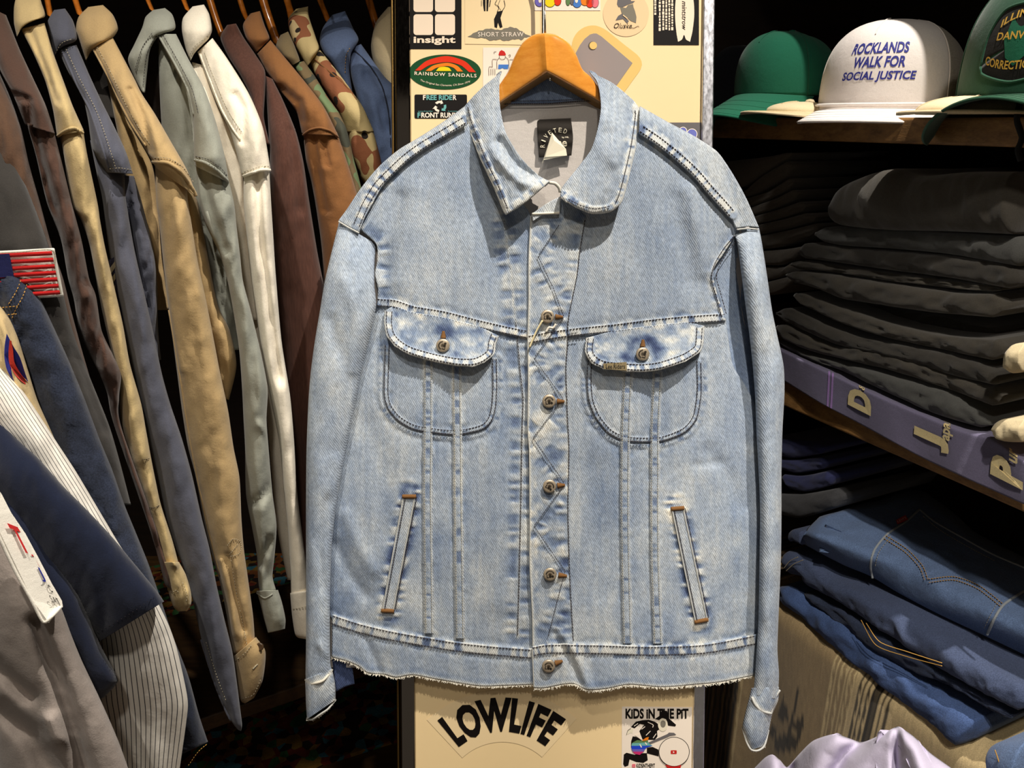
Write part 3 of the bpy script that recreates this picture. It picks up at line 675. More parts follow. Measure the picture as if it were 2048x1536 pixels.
# front panels and yokes
lpL = [(738, 604), (702, 760), (676, 900), (650, 1000), (646, 1150), (655, 1215), (662, 1245)]
fp = jpart('front_panel', offp(YOKE_L, 2), offp(BT_L, 2), [(754, 606), (706, 760), (676, 900), (650, 1000), (646, 1150), (655, 1215), (664, 1240)], [(1056, 671), (1056, 860), (1060, 1050), (1066, 1309)], ['yl', 'us', 'pl', 'v0', 'v1', 'bl', 'w0'], 0.0, t0=0.60, seed=3)
stitch(UPL_S, 0.001, fp, pitch=6)
fq = jpart('front_panel', offp(YOKE_R, 2), offp(BT_R, 2), [(1058, 681), (1058, 860), (1060, 1050), (1066, 1304)], [(1451, 637), (1465, 727), (1490, 770), (1520, 830), (1545, 900), (1548, 1100), (1540, 1240), (1514, 1280)], ['yr', 'pr', 'v2', 'v3', 'br', 'w1'], 0.0, t0=0.60, seed=21)
jpart('underarm', [(1446, 455), (1500, 455)], [(1490, 840), (1556, 830)], [(1440, 455), (1424, 540), (1445, 644), (1462, 727), (1490, 840)], [(1500, 455), (1524, 560), (1540, 680), (1556, 830)], [], -0.004, t0=0.52, seed=33)
yl = jpart('chest_yoke', [(720, 458)] + [(729, 434), (741, 411), (759, 378), (776, 357), (811, 324), (846, 298), (893, 270), (940, 246)], offp(YOKE_L, 8) , [(720, 458), (752, 488), (755, 520), (750, 548), (756, 580), (754, 612)], [(940, 246), (985, 330), (1040, 400), (1062, 440), (1060, 560), (1057, 677)], ['yl', 'us', 'al', 'sl'], 0.0026, t0=0.60, seed=44)
for dd in (-6.5, 6): stitch(offp(YOKE_L, dd), 0.003, yl)
yr = jpart('chest_yoke', [(1278, 262), (1314, 285), (1350, 314), (1385, 346), (1415, 381), (1443, 412), (1464, 434)], offp(YOKE_R, 8), [(1278, 262), (1232, 335), (1165, 390), (1110, 400), (1063, 440), (1058, 560), (1058, 687)], [(1464, 434), (1472, 465), (1447, 508), (1427, 540), (1432, 580), (1445, 620), (1451, 643)], ['yr', 'sr', 'ar'], 0.0026, t0=0.60, seed=52)
for dd in (-6.5, 6): stitch(offp(YOKE_R, dd), 0.003, yr)
for dd in (-5, 5): stitch(offp(ARM_R, dd), 0.0035, yr)
# shoulder strips rolling over from the back yoke
sl = jpart('shoulder_strip', [(677, 441), (694, 418), (717, 383), (741, 352), (764, 327), (799, 298), (834, 277), (881, 247), (930, 212)], [(718, 464), (729, 437), (742, 412), (760, 380), (777, 358), (812, 325), (847, 299), (894, 271), (934, 250)], [(677, 441), (697, 453), (718, 464)], [(930, 212), (934, 250)], ['sl'], lambda x, y: 0.010, t0=0.66, seed=61, step=2.6)
for dd in (-6.5, 5.5): stitch(offp(SHS_L, dd), 0.0104, sl)
sr = jpart('shoulder_strip', [(1280, 212), (1338, 245), (1385, 270), (1432, 301), (1455, 331), (1478, 369), (1497, 406), (1518, 455)], [(1278, 268), (1314, 291), (1350, 320), (1385, 352), (1415, 387), (1443, 418), (1464, 439), (1473, 456)], [(1280, 212), (1278, 268)], [(1518, 455), (1496, 453), (1473, 456)], ['sr'], lambda x, y: 0.010, t0=0.66, seed=66, step=2.6)
for dd in (-6.5, 5.5): stitch(offp(SHS_R, dd), 0.0104, sr)
# placket with zigzag
pk = jpart('placket', [(1062, 430), (1095, 408), (1128, 397), (1172, 432)], [(1066, 1300), (1147, 1292)], PLK_E[:-1] + [(1066, 1300)], [(1172, 432)] + PLK_S[1:-1] + [(1147, 1292)], ['pe', 'ps', 'yr', 'zz'], 0.0055, t0=0.60, seed=71, step=2.6)
stitch(PLK_S, 0.006, pk, pitch=6)
for a, b in zip(ZZ[:-1], ZZ[1:]): stitch([a, b], 0.0072, pk, pitch=5.2, ln=4.0, wd=1.3)
for dd in (-6.5, 6): stitch(offp(YOKE_R[:3], dd), 0.0062, pk)
# waistband and frayed hem
wl = jpart('waistband', [(664, 1228), (720, 1246), (790, 1262), (900, 1281), (980, 1290), (1067, 1297)], HEM_L, [(664, 1228), (664, 1270), (663, 1314)], [(1067, 1297), (1067, 1369)], ['bl', 'hl'], 0.0045, t0=0.63, seed=81, step=2.6)
wr = jpart('waistband', [(1064, 1293), (1100, 1287), (1140, 1288), (1200, 1288), (1300, 1291), (1408, 1287), (1514, 1268)], HEM_R, [(1064, 1293), (1066, 1330), (1068, 1376)], [(1514, 1268), (1513, 1310), (1512, 1350)], ['br', 'hr'], 0.0085, t0=0.63, seed=83, step=2.6)
for b, q, lf in ((BT_L, wl, 0.005), (BT_R, wr, 0.009)):
    for dd in (-6, 9): stitch(offp(b, dd), lf, q)
def fray(path, lift, parent, n, lo, hi, seed):
    rs = np.random.RandomState(seed); P = resample(path, n); P = P + rs.uniform(-1, 1, P.shape)
    ln = rs.uniform(lo, hi, n) ** 1.0; sl = rs.normal(0, 0.5, n)
    a = P - [0, 2]; m_ = P + np.stack([sl * ln * .5, ln * .6], -1); e = P + np.stack([sl * ln * 1.4, ln], -1)
    V = []
    for p, wd in ((a, 0.9), (m_, 0.7)):
        for sg in (-1, 1): V.append(BD(p[:, 0] + sg * wd, p[:, 1], jbase(p[:, 0], p[:, 1]) + lift))
    V.append(BD(e[:, 0], e[:, 1], jbase(e[:, 0], e[:, 1]) + lift + 0.001))
    i = np.arange(n)
    F = np.concatenate([np.stack([i, i + 2 * n, i + n], -1), np.stack([i + n, i + 2 * n, i + 3 * n], -1), np.stack([i + 2 * n, i + 4 * n, i + 3 * n], -1)])
    o = mk('frayed_threads', np.concatenate(V), F, M['thread_white'], parent, smooth=False); o['kind'] = 'stuff'
fray(HEM_L, 0.004, wl, 420, 1, 6, 1); fray(HEM_R, 0.008, wr, 460, 1, 7, 2)
# patch pockets, felled strips, flaps
def topline(path): return [path[0], path[-1]]
def pocket(path, strips, key, seed):
    h = len(path) // 2
    L = path[:4]; R = path[::-1][:4]
    Bt = path[3:len(path) - 3]
    o = jpart('pocket', [path[0], path[-1]], Bt, L, R, [key] + strips, 0.002, t0=0.57, seed=seed, step=2.8)
    for dd in (2.5, 10): stitch(offp(path, -dd), 0.0024, o)
    return o
pocket(PK_L, ['v0', 'v1'], 'pl', 91); pocket(PK_R, ['v2', 'v3'], 'pr', 93)
for k, v in enumerate(VS):
    o = jpart('felled_seam', [(v[0][0] - 9, v[0][1] - 40), (v[0][0] + 9, v[0][1] - 40)], [(v[-1][0] - 9, v[-1][1]), (v[-1][0] + 9, v[-1][1])], offp([(v[0][0], v[0][1] - 40)] + v, 9), offp([(v[0][0], v[0][1] - 40)] + v, -9), ['v%d' % k], 0.0036, t0=0.6, seed=100 + k, step=2.4)
    for dd in (-6, 6): stitch(offp(v, dd), 0.004, o, mat='thread_beige', pitch=5, ln=3.4, wd=1.0)
def flap(path, ytop, key, bxy, seed):
    P = A(path)
    def curl(x, y):
        top = np.interp(x, A(ytop)[:, 0], A(ytop)[:, 1]); v = np.clip((y - top) / 85.0, 0, 1)
        d = np.hypot(x - bxy[0], y - bxy[1])
        return 0.0045 + 0.016 * v ** 1.6 - 0.008 * np.exp(-(d / 38.0) ** 2) * v + 0.003 * v * np.sin((x - bxy[0]) / 33.0)
    def fw(x, y, t):
        d = np.hypot((x - bxy[0]) * 1.0, (y - bxy[1]) * .9); inn = 1 - sst(12, 20, pdist(x, y, path)[0]) * 0
        far = sst(14, 24, pdist(x, y, catmull(path, 60))[0])
        t = t + far * (0.95 * (fbm(x / 24.0, y / 17.0, 3, seed + 2) - .5) - 0.30 * np.exp(-((d - 30) / 11.0) ** 2) + 0.08)
        return t
    T = [(path[0][0], path[0][1])] + [p for p in ytop if path[0][0] + 5 < p[0] < path[-1][0] - 5] + [path[-1]]
    Bt = path[3:len(path) - 3]
    o = jpart('pocket_flap', T, Bt, path[:4], path[::-1][:4], [key], curl, t0=0.58, seed=seed, step=2.2, solid=0.003, wear=fw)
    for dd in (4.5, 15): stitch(offp(path, -dd), lambda x, y: curl(x, y) + 0.0004, o)
    return o, curl
flL, curlL = flap(FL_L, offp(YOKE_L, 5), 'fl', (886, 691), 111)
flR, curlR = flap(FL_R, offp(YOKE_R, 5), 'fr', (1285, 708), 117)
tg = poly('flap_label', [(1206, 727), (1253, 724), (1254, 741), (1208, 738)], lambda x, y: BD(x, y, jbase(x, y) + curlR(x, y) + 0.002), M['mustard'], flR)
tg['label'] = 'woven tan flap label'
tg.data.materials[0] = plain('woven_label', lin(120, 106, 76), 0.9)
letters('lettering', 'Lee Riders', boxfit(1212, 728, 1250, 737), lambda x, y: BD(x, y, jbase(x, y) + curlR(x, y) + 0.0028), M['label'], tg)
# slanted welt pockets
def welt(a0, a1, b0, b1, seed):
    """a: inner line top-bottom, b: outer line top-bottom"""
    o = jpart('welt_pocket', [a0, b0], [a1, b1], [a0, a1], [b0, b1], [], 0.0025, t0=0.72, seed=seed, step=2.2)
    for p0, p1 in ((a0, a1), (b0, b1)):
        P = resample([p0, p1], 50); wire('welt_edge', BD(P[:, 0], P[:, 1], jbase(P[:, 0], P[:, 1]) + 0.0030), 0.0010, M['thread_pale'], o, 6)
        stitch([(p0[0] + 4, p0[1]), (p1[0] + 4, p1[1])], 0.0032, o, pitch=5)
    for (p, q) in ((a0, b0), (a1, b1)):
        P = resample([(p[0] - 2, p[1]), (q[0] + 2, q[1])], 10); wire('bar_tack', BD(P[:, 0], P[:, 1], jbase(P[:, 0], P[:, 1]) + 0.003), 0.0028, M['thread_brown'], o, 8)
welt((807, 993), (765, 1221), (830, 993), (786, 1222), 121)
welt((1344, 1018), (1391, 1244), (1366, 1016), (1414, 1239), 123)
# sleeves
def jtube(name, st, keys, t0, seed, parent=jacket, n=170, m=44, wr=0.006, mat='denim', cap=True, fold=None):
    S = catmull(st, n); tt = np.linspace(0, 2 * np.pi, m, endpoint=False)
    u = (1 - np.cos(tt)) / 2
    px = S[:, 0:1] * (1 - u) + S[:, 2:3] * u; py = S[:, 1:2] * (1 - u) + S[:, 3:4] * u
    t, H = jtone(px, py, keys, t0, seed)
    sn = np.sin(tt); sh = np.sign(sn) * np.abs(sn) ** 0.75
    D = S[:, 4:5] + S[:, 5:6] * sh[None] * np.where(sn > 0, 1, 0.6)[None]
    fr = np.clip(sn, 0, 1)[None] ** 0.5
    D = D + fr * (wr * (fbm(px / 34.0, py / 120.0, 3, seed) - 0.5) + wr * 0.6 * (fbm((px + py * 0.4) / 22.0, (py - px) / 60.0, 2, seed + 3) - 0.5) + H)
    if fold is not None:
        for P, wd, am in fold:
            d, _, _ = pdist(px, py, P); D = D + fr * am * np.exp(-(d / wd) ** 2)
    return grid(name, BD(px, py, D), M[mat], parent, wv=True, cap=cap, col=tocol(t)[:, :, :])
SLL = [(678, 444, 752, 488, .008, .007), (664, 500, 749, 530, .017, .016), (650, 560, 749, 572, .022, .022), (640, 620, 752, 614, .022, .024), (630, 680, 738, 682, .022, .024), (622, 740, 722, 745, .022, .024), (617, 800, 711, 802, .022, .024), (613, 900, 690, 905, .022, .023),
       (612, 1000, 673, 1005, .022, .022), (612, 1100, 663, 1100, .021, .021), (612, 1200, 660, 1200, .020, .020), (612, 1290, 660, 1285, .020, .020), (611, 1345, 661, 1328, .020, .019), (612, 1364, 665, 1342, .020, .017)]
lsl = jtube('sleeve', SLL, [], 0.60, 131, fold=[([(660, 640), (700, 760), (676, 900)], 14, -0.004), ([(690, 560), (715, 640), (705, 740)], 12, 0.004), ([(655, 1000), (640, 1100), (650, 1180)], 9, -0.004), ([(640, 1290), (655, 1310)], 8, 0.004)])
SRL = [(1468, 470, 1518, 456, .008, .008), (1475, 490, 1524, 486, .018, .018), (1483, 550, 1534, 550, .024, .028), (1492, 619, 1544, 619, .025, .030), (1499, 672, 1554, 668, .025, .031), (1505, 728, 1567, 730, .025, .031), (1510, 790, 1569, 785, .025, .031), (1513, 869, 1565, 860, .025, .030),
       (1517, 940, 1563, 940, .025, .030), (1520, 1019, 1563, 1019, .025, .029), (1519, 1112, 1562, 1112, .025, .029), (1517, 1237, 1557, 1237, .024, .027), (1513, 1300, 1555, 1300, .024, .026), (1510, 1350, 1558, 1350, .024, .024), (1506, 1390, 1555, 1400, .024, .021)]
rsl = jtube('sleeve', SRL, [], 0.62, 141)
for P, lf, q in (([(677, 443), (697, 455), (718, 466)], 0.034, lsl), ([(1474, 459), (1496, 457), (1517, 459)], 0.040, rsl)):
    Pq = resample(P, 30); wire('cap_seam', BD(Pq[:, 0], Pq[:, 1], jbase(Pq[:, 0], Pq[:, 1]) + 0.0108), 0.0011, M['thread_pale'], q, 8)
SE['cl'] = ([(611, 1361), (624, 1367), (646, 1361), (664, 1342)], 'edge', 4); SE['cb'] = ([(613, 1437), (624, 1439), (646, 1425), (657, 1417), (671, 1399)], 'raw', 3)
cf = jtube('cuff', [(610, 1359, 664, 1338, .020, .020), (611, 1380, 669, 1360, .020, .020), (612, 1409, 671, 1380, .020, .019), (614, 1439, 671, 1400, .020, .016)], ['cl', 'cb'], 0.62, 151, n=50, m=48)
P = resample([(611, 1360), (624, 1367), (646, 1361), (664, 1340)], 24); sg = np.linspace(0, np.pi, 24); wire('cuff_seam', BD(P[:, 0], P[:, 1], .021 + .019 * np.sin(sg) ** .75), 0.0017, M['thread_white'], cf, 8)
shade_tone = tocol(np.full((14, 22), 0.08))  # shade on the cuff's back part painted in as a dark tone
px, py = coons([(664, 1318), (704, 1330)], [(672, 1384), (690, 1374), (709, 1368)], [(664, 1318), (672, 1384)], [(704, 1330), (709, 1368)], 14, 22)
grid('cuff_underside', BD(px, py, 0.004), M['denim'], cf, col=shade_tone, solid=0.002)
SE['cr'] = ([(1505, 1397), (1516, 1414), (1527, 1422), (1543, 1427), (1558, 1400)], 'edge', 4); SE['cq'] = ([(1484, 1454), (1494, 1481), (1502, 1499), (1516, 1501), (1530, 1489)], 'raw', 3)
cf2 = jtube('cuff', [(1503, 1376, 1558, 1374, .022, .022), (1497, 1400, 1556, 1402, .022, .022), (1489, 1432, 1544, 1430, .022, .021), (1485, 1455, 1539, 1455, .022, .020), (1493, 1484, 1534, 1478, .022, .018), (1502, 1500, 1528, 1492, .022, .014)], ['cr', 'cq'], 0.64, 161, n=60, m=48)
P = resample([(1504, 1394), (1510, 1408), (1519, 1418), (1530, 1424), (1543, 1427)], 24); wire('cuff_seam', BD(P[:, 0], P[:, 1], .043 - .004 * np.abs(np.linspace(-1, 1, 24)) ** 3), 0.0016, M['thread_pale'], cf2, 8)
P = resample([(1543, 1427), (1548, 1400), (1560, 1380)], 16); wire('cuff_seam', BD(P[:, 0], P[:, 1], .034), 0.0013, M['thread_pale'], cf2, 8)
P = resample([(614, 1437), (624, 1439), (646, 1425), (657, 1417), (671, 1400)], 30); wire('raw_hem', BD(P[:, 0], P[:, 1], .020 + .012 * np.sin(np.linspace(0, np.pi, 30)) ** .75), 0.0014, M['thread_pale'], cf, 6)
P = resample([(1485, 1455), (1493, 1483), (1502, 1499), (1516, 1501), (1529, 1491), (1537, 1460)], 40); wire('raw_hem', BD(P[:, 0], P[:, 1], .022 + .014 * np.sin(np.linspace(0, np.pi, 40)) ** .75), 0.0013, M['thread_pale'], cf2, 6)
fray([(614, 1438), (624, 1440), (646, 1426), (657, 1418), (671, 1400)], 0.012, cf, 60, 1, 4, 5); fray([(1486, 1456), (1494, 1482), (1502, 1500), (1516, 1501), (1530, 1490)], 0.014, cf2, 60, 1, 5, 6)
# collar leaves
def leaf(roll, outer, Lp, Rp, back_at_right, keys, seed, curlf):
    px, py = coons(roll, outer, Lp, Rp, 70, 110)
    n, m = px.shape
    u = np.linspace(0, 1, m)[None] * np.ones((n, 1)); v = np.linspace(0, 1, n)[:, None] * np.ones((1, m))
    if back_at_right: u = 1 - u
    t, H = jtone(px, py, keys, 0.64, seed)
    D = 0.022 + 0.032 * sst(0.0, 0.55, u) + 0.007 * np.sin(np.pi * np.clip(v, 0, 1)) * (0.4 + 0.6 * u) - 0.008 * v * (1 - u) + 0.006 * u * v + H + curlf(px, py)
    D = D + 0.003 * (fbm(px / 30.0, py / 30.0, 2, seed) - 0.5)
    k = 12; ex = []; ec = []
    for q in range(k, 0, -1):
        f = q / k
        ex.append(BD(px[0] + (px[12] - px[0]) * f * 0.7, py[0] + (py[12] - py[0]) * f * 0.7, D[0] - (0.012 + 0.026 * sst(0, .5, u[0])) * math.sin(f * 1.57))); ec.append(tocol(t[0] - 0.1))
    V = np.vstack([np.array(ex), BD(px, py, D)]); C = np.vstack([np.array(ec), tocol(t)])
    o = grid('collar_leaf', V, M['denim'], jacket, col=C, solid=0.0022)
    return o, (px, py, D)
CL_O = [(926, 216), (933, 246), (959, 315), (986, 372), (1006, 422)]
CR_O = [(1241, 408), (1251, 382), (1271, 299), (1281, 232), (1279, 216)]
SE['col'] = (CL_O + [(1013, 431), (1042, 412), (1072, 388), (1099, 366)], 'flap', 3)
SE['cor'] = ([(1122, 396), (1152, 416), (1185, 428), (1221, 424)] + CR_O, 'flap', 3)
c1, g1 = leaf([(1004, 143), (999, 163), (1000, 212), (1012, 266), (1042, 315), (1075, 349), (1100, 363)], CL_O + [(1012, 430)], [(1004, 143), (970, 170), (946, 193), (926, 216)], [(1100, 363), (1072, 388), (1042, 412), (1012, 430)], False, ['col'], 171,
              lambda x, y: -0.010 * np.exp(-(pdist(x, y, [(1000, 285), (1030, 330), (1062, 352)])[0] / 12.0) ** 2) + 0.006 * np.exp(-(pdist(x, y, [(1000, 320), (1040, 362), (1070, 372)])[0] / 12.0) ** 2))
c2, g2 = leaf([(1121, 384), (1126, 372), (1158, 332), (1182, 299), (1195, 259), (1202, 212), (1195, 166), (1178, 143)], [(1152, 416), (1185, 428), (1221, 424)] + CR_O, [(1121, 384), (1123, 397), (1152, 416)], [(1178, 143), (1225, 166), (1265, 199), (1279, 216)], True, ['cor'], 181,
              lambda x, y: 0.004 * np.exp(-(pdist(x, y, [(1210, 230), (1240, 260), (1230, 320)])[0] / 16.0) ** 2))
def gridbase(g):
    px, py, D = g; P = np.c_[px.ravel(), py.ravel()]; Dv = D.ravel()
    def f(x, y):
        out = []
        for a, b in zip(np.ravel(x), np.ravel(y)):
            out.append(Dv[np.argmin((P[:, 0] - a) ** 2 + (P[:, 1] - b) ** 2)])
        return np.array(out)
    return f
stitch(offp(CL_O + [(1010, 424)], -10), 0.0008, c1, base=gridbase(g1), wd=2.0, pitch=5, ln=4.2)
stitch(offp(CR_O, -10), 0.0008, c2, base=gridbase(g2), wd=1.6, pitch=5, ln=4.2)
stitch([(1136, 398), (1160, 410), (1190, 418), (1222, 412)], 0.0008, c2, base=gridbase(g2))
jpart('collar_band', [(1063, 428), (1095, 406), (1122, 392)], [(1066, 442), (1090, 428), (1119, 426)], [(1063, 428), (1066, 442)], [(1122, 392), (1119, 426)], [], 0.012, t0=0.72, seed=188, step=2.2)
P = resample([(1064, 428), (1092, 427), (1119, 426)], 20); wire('frayed_edge', BD(P[:, 0], P[:, 1], jbase(P[:, 0], P[:, 1]) + 0.0125), 0.0016, M['thread_white'], jacket, 6)
P = resample([(1099, 365), (1110, 367), (1118, 375), (1120, 384)], 14); wire('hook_loop', BD(P[:, 0], P[:, 1], 0.045 - 0.01 * np.linspace(0, 1, 14)), 0.0022, M['thread_white'], jacket, 6)
for P, lf in ((PLK_E, 0.006), ([(1065, 1297), (1066, 1330), (1068, 1374)], 0.009)):
    Q = resample(P, 120); wire('worn_edge', BD(Q[:, 0], Q[:, 1], jbase(Q[:, 0], Q[:, 1]) + lf), 0.0009, M['thread_pale'], pk, 6)
# buttons
def button(px, py, lift, rot, hole):
    C = BD(px, py, float(jbase(px, py)) + lift)
    r = [0.0, 0.4, 0.78, 0.90, 0.97, 1.0, 0.94, 0.4]; h = [1.22, 1.20, 1.14, 1.02, 0.8, 0.5, 0.0, -0.6]
    R = 0.0088; k = 28; aa = np.linspace(0, 2 * np.pi, k, endpoint=False)
    V = np.array([[C + R * rr * (math.cos(q) * XV - math.sin(q) * BU) + BN * 0.0028 * hh for q in aa] for rr, hh in zip(r, h)])
    o = grid('button', V, M['button'], jacket, wv=True, cap=True)
    def bf(x, y):
        return C + (A(x)[..., None] * (math.cos(rot) * XV - math.sin(rot) * BU) + A(y)[..., None] * (math.sin(rot) * XV + math.cos(rot) * BU)) * R + BN * 0.0037
    V2, F2 = text2d('Lee', bold=0.03); wh = V2.max(0)
    mk('emblem', bf((V2[:, 0] / wh[0] - 0.5) * 1.05, (V2[:, 1] / wh[1]) * 0.5 - 0.45), F2, M['button_dark'], o, smooth=False)
    for i in range(9):
        q = math.radians(20 + i * 17.5); ca, sa = math.cos(q), math.sin(q); t_ = 0.06
        mk('engraved_mark', bf(A([ca * .48 - sa * t_, ca * .48 + sa * t_, ca * .68 + sa * t_, ca * .68 - sa * t_]), A([sa * .48 + ca * t_, sa * .48 - ca * t_, sa * .68 - ca * t_, sa * .68 + ca * t_])), [(0, 1, 2, 3)], M['button_dark'], o, smooth=False)
    hp = resample([(px + hole[0] * .5, py + hole[1] * .5), (px + hole[0], py + hole[1])], 14)
    wire('buttonhole', BD(hp[:, 0], hp[:, 1], jbase(hp[:, 0], hp[:, 1]) + lift - 0.001), 0.0034, M['thread_brown'], jacket, 8, taper=np.linspace(1.1, 0.5, 14))
button(1095, 633, 0.0085, 0.1, (31, 1)); button(1098, 802, 0.0085, -0.05, (31, 1)); button(1099, 972, 0.0085, 0.6, (31, -2)); button(1100, 1148, 0.0085, -0.1, (34, 4)); button(1097, 1331, 0.012, 0.15, (28, -9))
button(886, 691, float(curlL(A([886]), A([691]))[0]) + 0.003, -1.3, (1, -29)); button(1285, 708, float(curlR(A([1285]), A([708]))[0]) + 0.003, -1.35, (1, -29))
P = resample([(1085, 641), (1074, 660), (1066, 678), (1059, 695)], 20); wire('tag_loop', BD(P[:, 0], P[:, 1], jbase(P[:, 0], P[:, 1]) + 0.012), 0.0013, M['plastic'], jacket, 6)
P = resample([(1112, 648), (1106, 656), (1098, 655), (1092, 664)], 16); wire('loose_thread', BD(P[:, 0], P[:, 1], jbase(P[:, 0], P[:, 1]) + 0.009), 0.0016, M['thread_white'], jacket, 6)
# neck label and folded paper tag
nl = lambda k: (lambda x, y: BD(x, y, 0.010 + 0.001 * np.sin(A(y) / 4.0) + k))
px, py = coons([(1079, 239), (1142, 236)], [(1078, 315), (1143, 311)], [(1079, 239), (1074, 248), (1078, 315)], [(1142, 236), (1146, 275), (1143, 311)], 40, 24)
lb = grid('neck_label', nl(0)(px, py), cloth('black_woven_label', lin(40, 35, 30), 0.1, 0.3, 1500, 0.8), jacket, solid=0.0012); lb['label'] = 'black woven neck label'
for i, ch in enumerate('RIVETED'):
    a = -88 + i * 18.4; cx, cy = 1118 + 33 * math.sin(math.radians(a)), 293 - 33 * math.cos(math.radians(a)); ca, sa = math.cos(math.radians(a)), math.sin(math.radians(a))
    V2, F2 = text2d(ch); wh = V2.max(0); x = (V2[:, 0] / wh[0] - .5) * (6 if ch != 'I' else 2); y = (V2[:, 1] / wh[1] - .5) * 9
    mk('lettering', nl(0.0012)(cx + x * ca + y * sa, cy + x * sa - y * ca), F2, M['paper'], lb, smooth=False)
letters('lettering', 'Lee', boxfit(1104, 277, 1134, 293), nl(0.0012), M['paper'], lb, bold=0.02); letters('lettering', 'by MR.', boxfit(1124, 273, 1138, 277), nl(0.0012), M['paper'], lb)
pt = mk('paper_tag', np.vstack([BD(A([1104, 1132, 1134, 1086, 1084, 1108, 1090]), A([265, 298, 311, 320, 327, 281, 314]), A([0.012, 0.017, 0.017, 0.020, 0.018, 0.022, 0.022]))]), [(0, 4, 6, 5), (0, 5, 1), (5, 6, 3, 2, 1), (4, 3, 6)], M['paper'], jacket, smooth=False, solid=0.0006)
pt['label'] = 'folded white paper tag'

# ------------------------------------------------------------------ its wooden hanger
hg = thing('coat_hanger', 'glossy amber wooden coat hanger inside the denim jacket collar', 'coat hanger', BD(1092, 150, 0.03))
def arm(T, Bt, Un, right):
    px, py = coons(T, Bt, [T[0], Bt[0]], [T[-1], Bt[-1]], 30, 40)
    u = np.linspace(0, 1, 40)[None]; u = u if not right else 1 - u
    v = np.linspace(0, 1, 30)[:, None]
    D = 0.006 + 0.030 * u ** 0.8 + 0.004 * np.sqrt(np.clip(1 - (2 * v - 1) ** 6, 0, 1)) + 0.003 * np.exp(-((1 - u) / 0.05) ** 2)
    front = BD(px, py, D)
    up = resample(Un, 40); und = BD(up[:, 0], up[:, 1], D[-1] - 0.014)
    bk = BD(px[0], py[0], D[0] - 0.016)
    grid('arm', np.concatenate([bk[None], front]), M['hanger_wood'], hg)
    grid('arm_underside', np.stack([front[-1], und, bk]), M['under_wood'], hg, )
arm([(966, 214), (985, 188), (1001, 166), (1016, 143), (1028, 115), (1045, 86), (1066, 70), (1089, 66)], [(966, 230), (1000, 206), (1048, 174), (1094, 144)], [(970, 243), (1004, 219), (1050, 187), (1095.5, 157)], False)
arm([(1089, 66), (1112, 69), (1136, 84), (1152, 108), (1165, 138), (1180, 152), (1196, 172), (1230, 214)], [(1094, 144), (1148, 174), (1201, 204), (1230, 226)], [(1095.5, 157), (1150, 189), (1204, 223), (1230, 240)], True)
P = np.vstack([BD(1087, 80, 0.022), BD(1087, 20, 0.022), BD(1086, -40, 0.022), BD(1080, -75, 0.022), BD(1088, -105, 0.018), BD(1104, -112, 0.006), BD(1112, -100, -0.012)])
wire('hook', resample(P, 50), 0.0024, M['steel'], hg, 10)
wire('hook_shank', np.vstack([BD(1090.5, 72, 0.026), BD(1089.5, 30, 0.024), BD(1088, 8, 0.022)]), 0.0014, M['steel'], hg, 8)
P = np.vstack([BD(1098, 150, 0.026), BD(1101, 161, 0.03)]); wire('hook_tip', P, 0.0014, M['steel'], hg, 8)

# ------------------------------------------------------------------ the rack of shirts
def gtube(name, st, mat, parent, n=110, m=36, wr=0.005, seed=1, folds=(), cap=True, pw=0.7, uvk=1.0, colf=None, back=0.8):
    """hanging cloth tube; stations (lx,ly,rx,ry,Y,thickness[,turn]) read off the photograph, Y = distance into the room"""
    S = A([tuple(s) + (0.0,) * (7 - len(s)) for s in st])
    if name == 'shoulder': S[-1, 5] *= 0.80; S[-1, 4] += .004      # the yoke is sewn down into the sleeve head
    S = catmull(S, n)
    tt = np.linspace(0, 2 * np.pi, m, endpoint=False); u = (1 - np.cos(tt)) / 2
    px = S[:, 0:1] * (1 - u) + S[:, 2:3] * u; py = S[:, 1:2] * (1 - u) + S[:, 3:4] * u
    sn = np.sin(tt); sh = np.sign(sn) * np.abs(sn) ** pw; fr = np.clip(sn, 0, 1)[None] ** 0.5
    Y = S[:, 4:5] + S[:, 6:7] * (u[None] - 0.5) - S[:, 5:6] * sh[None] * np.where(sn > 0, 1, back)[None]
    rd = 1 - np.abs(2 * fbm((px - .12 * py) / 15.0, (py + .2 * px) / 90.0, 2, seed + 7) - 1) ** 0.8
    rd2 = 1 - np.abs(2 * fbm((px - .3 * py) / 24.0, (py + .3 * px) / 30.0, 2, seed + 9) - 1) ** 0.8
    Y = Y - fr * wr * (0.45 * (rd - .7) + 0.22 * (rd2 - .7))
    Y = Y - fr * (wr * 2.2 * (fbm(px / 26.0, py / 150.0, 3, seed) - 0.5) + wr * 1.0 * (fbm((px + py * .35) / 20.0, (py - px * .3) / 55.0, 2, seed + 3) - 0.5))
    for P, wd, am in folds:
        d, _, _ = pdist(px, py, P); Y = Y - fr * am * np.exp(-(d / wd) ** 2)
    kw = {}
    if uvk: kw['uv'] = np.stack([np.broadcast_to(u[None] * uvk, px.shape), np.broadcast_to(np.linspace(0, 1, n)[:, None], px.shape)], -1)
    if colf is not None: kw['col'] = colf(px, py)
    o = grid(name, PY(px, py, Y), mat if not isinstance(mat, str) else M[mat], parent, wv=True, cap=cap, **kw)
    f = slice(0, m // 2 + 1); return o, (px[:, f].ravel(), py[:, f].ravel(), Y[:, f].ravel())
def near(g):
    def f(x, y):
        x, y = np.broadcast_arrays(A(x), A(y)); sh = x.shape
        return np.array([g[2][np.argmin((g[0] - a) ** 2 + (g[1] - b) ** 2)] for a, b in zip(x.ravel(), y.ravel())]).reshape(sh)
    return f
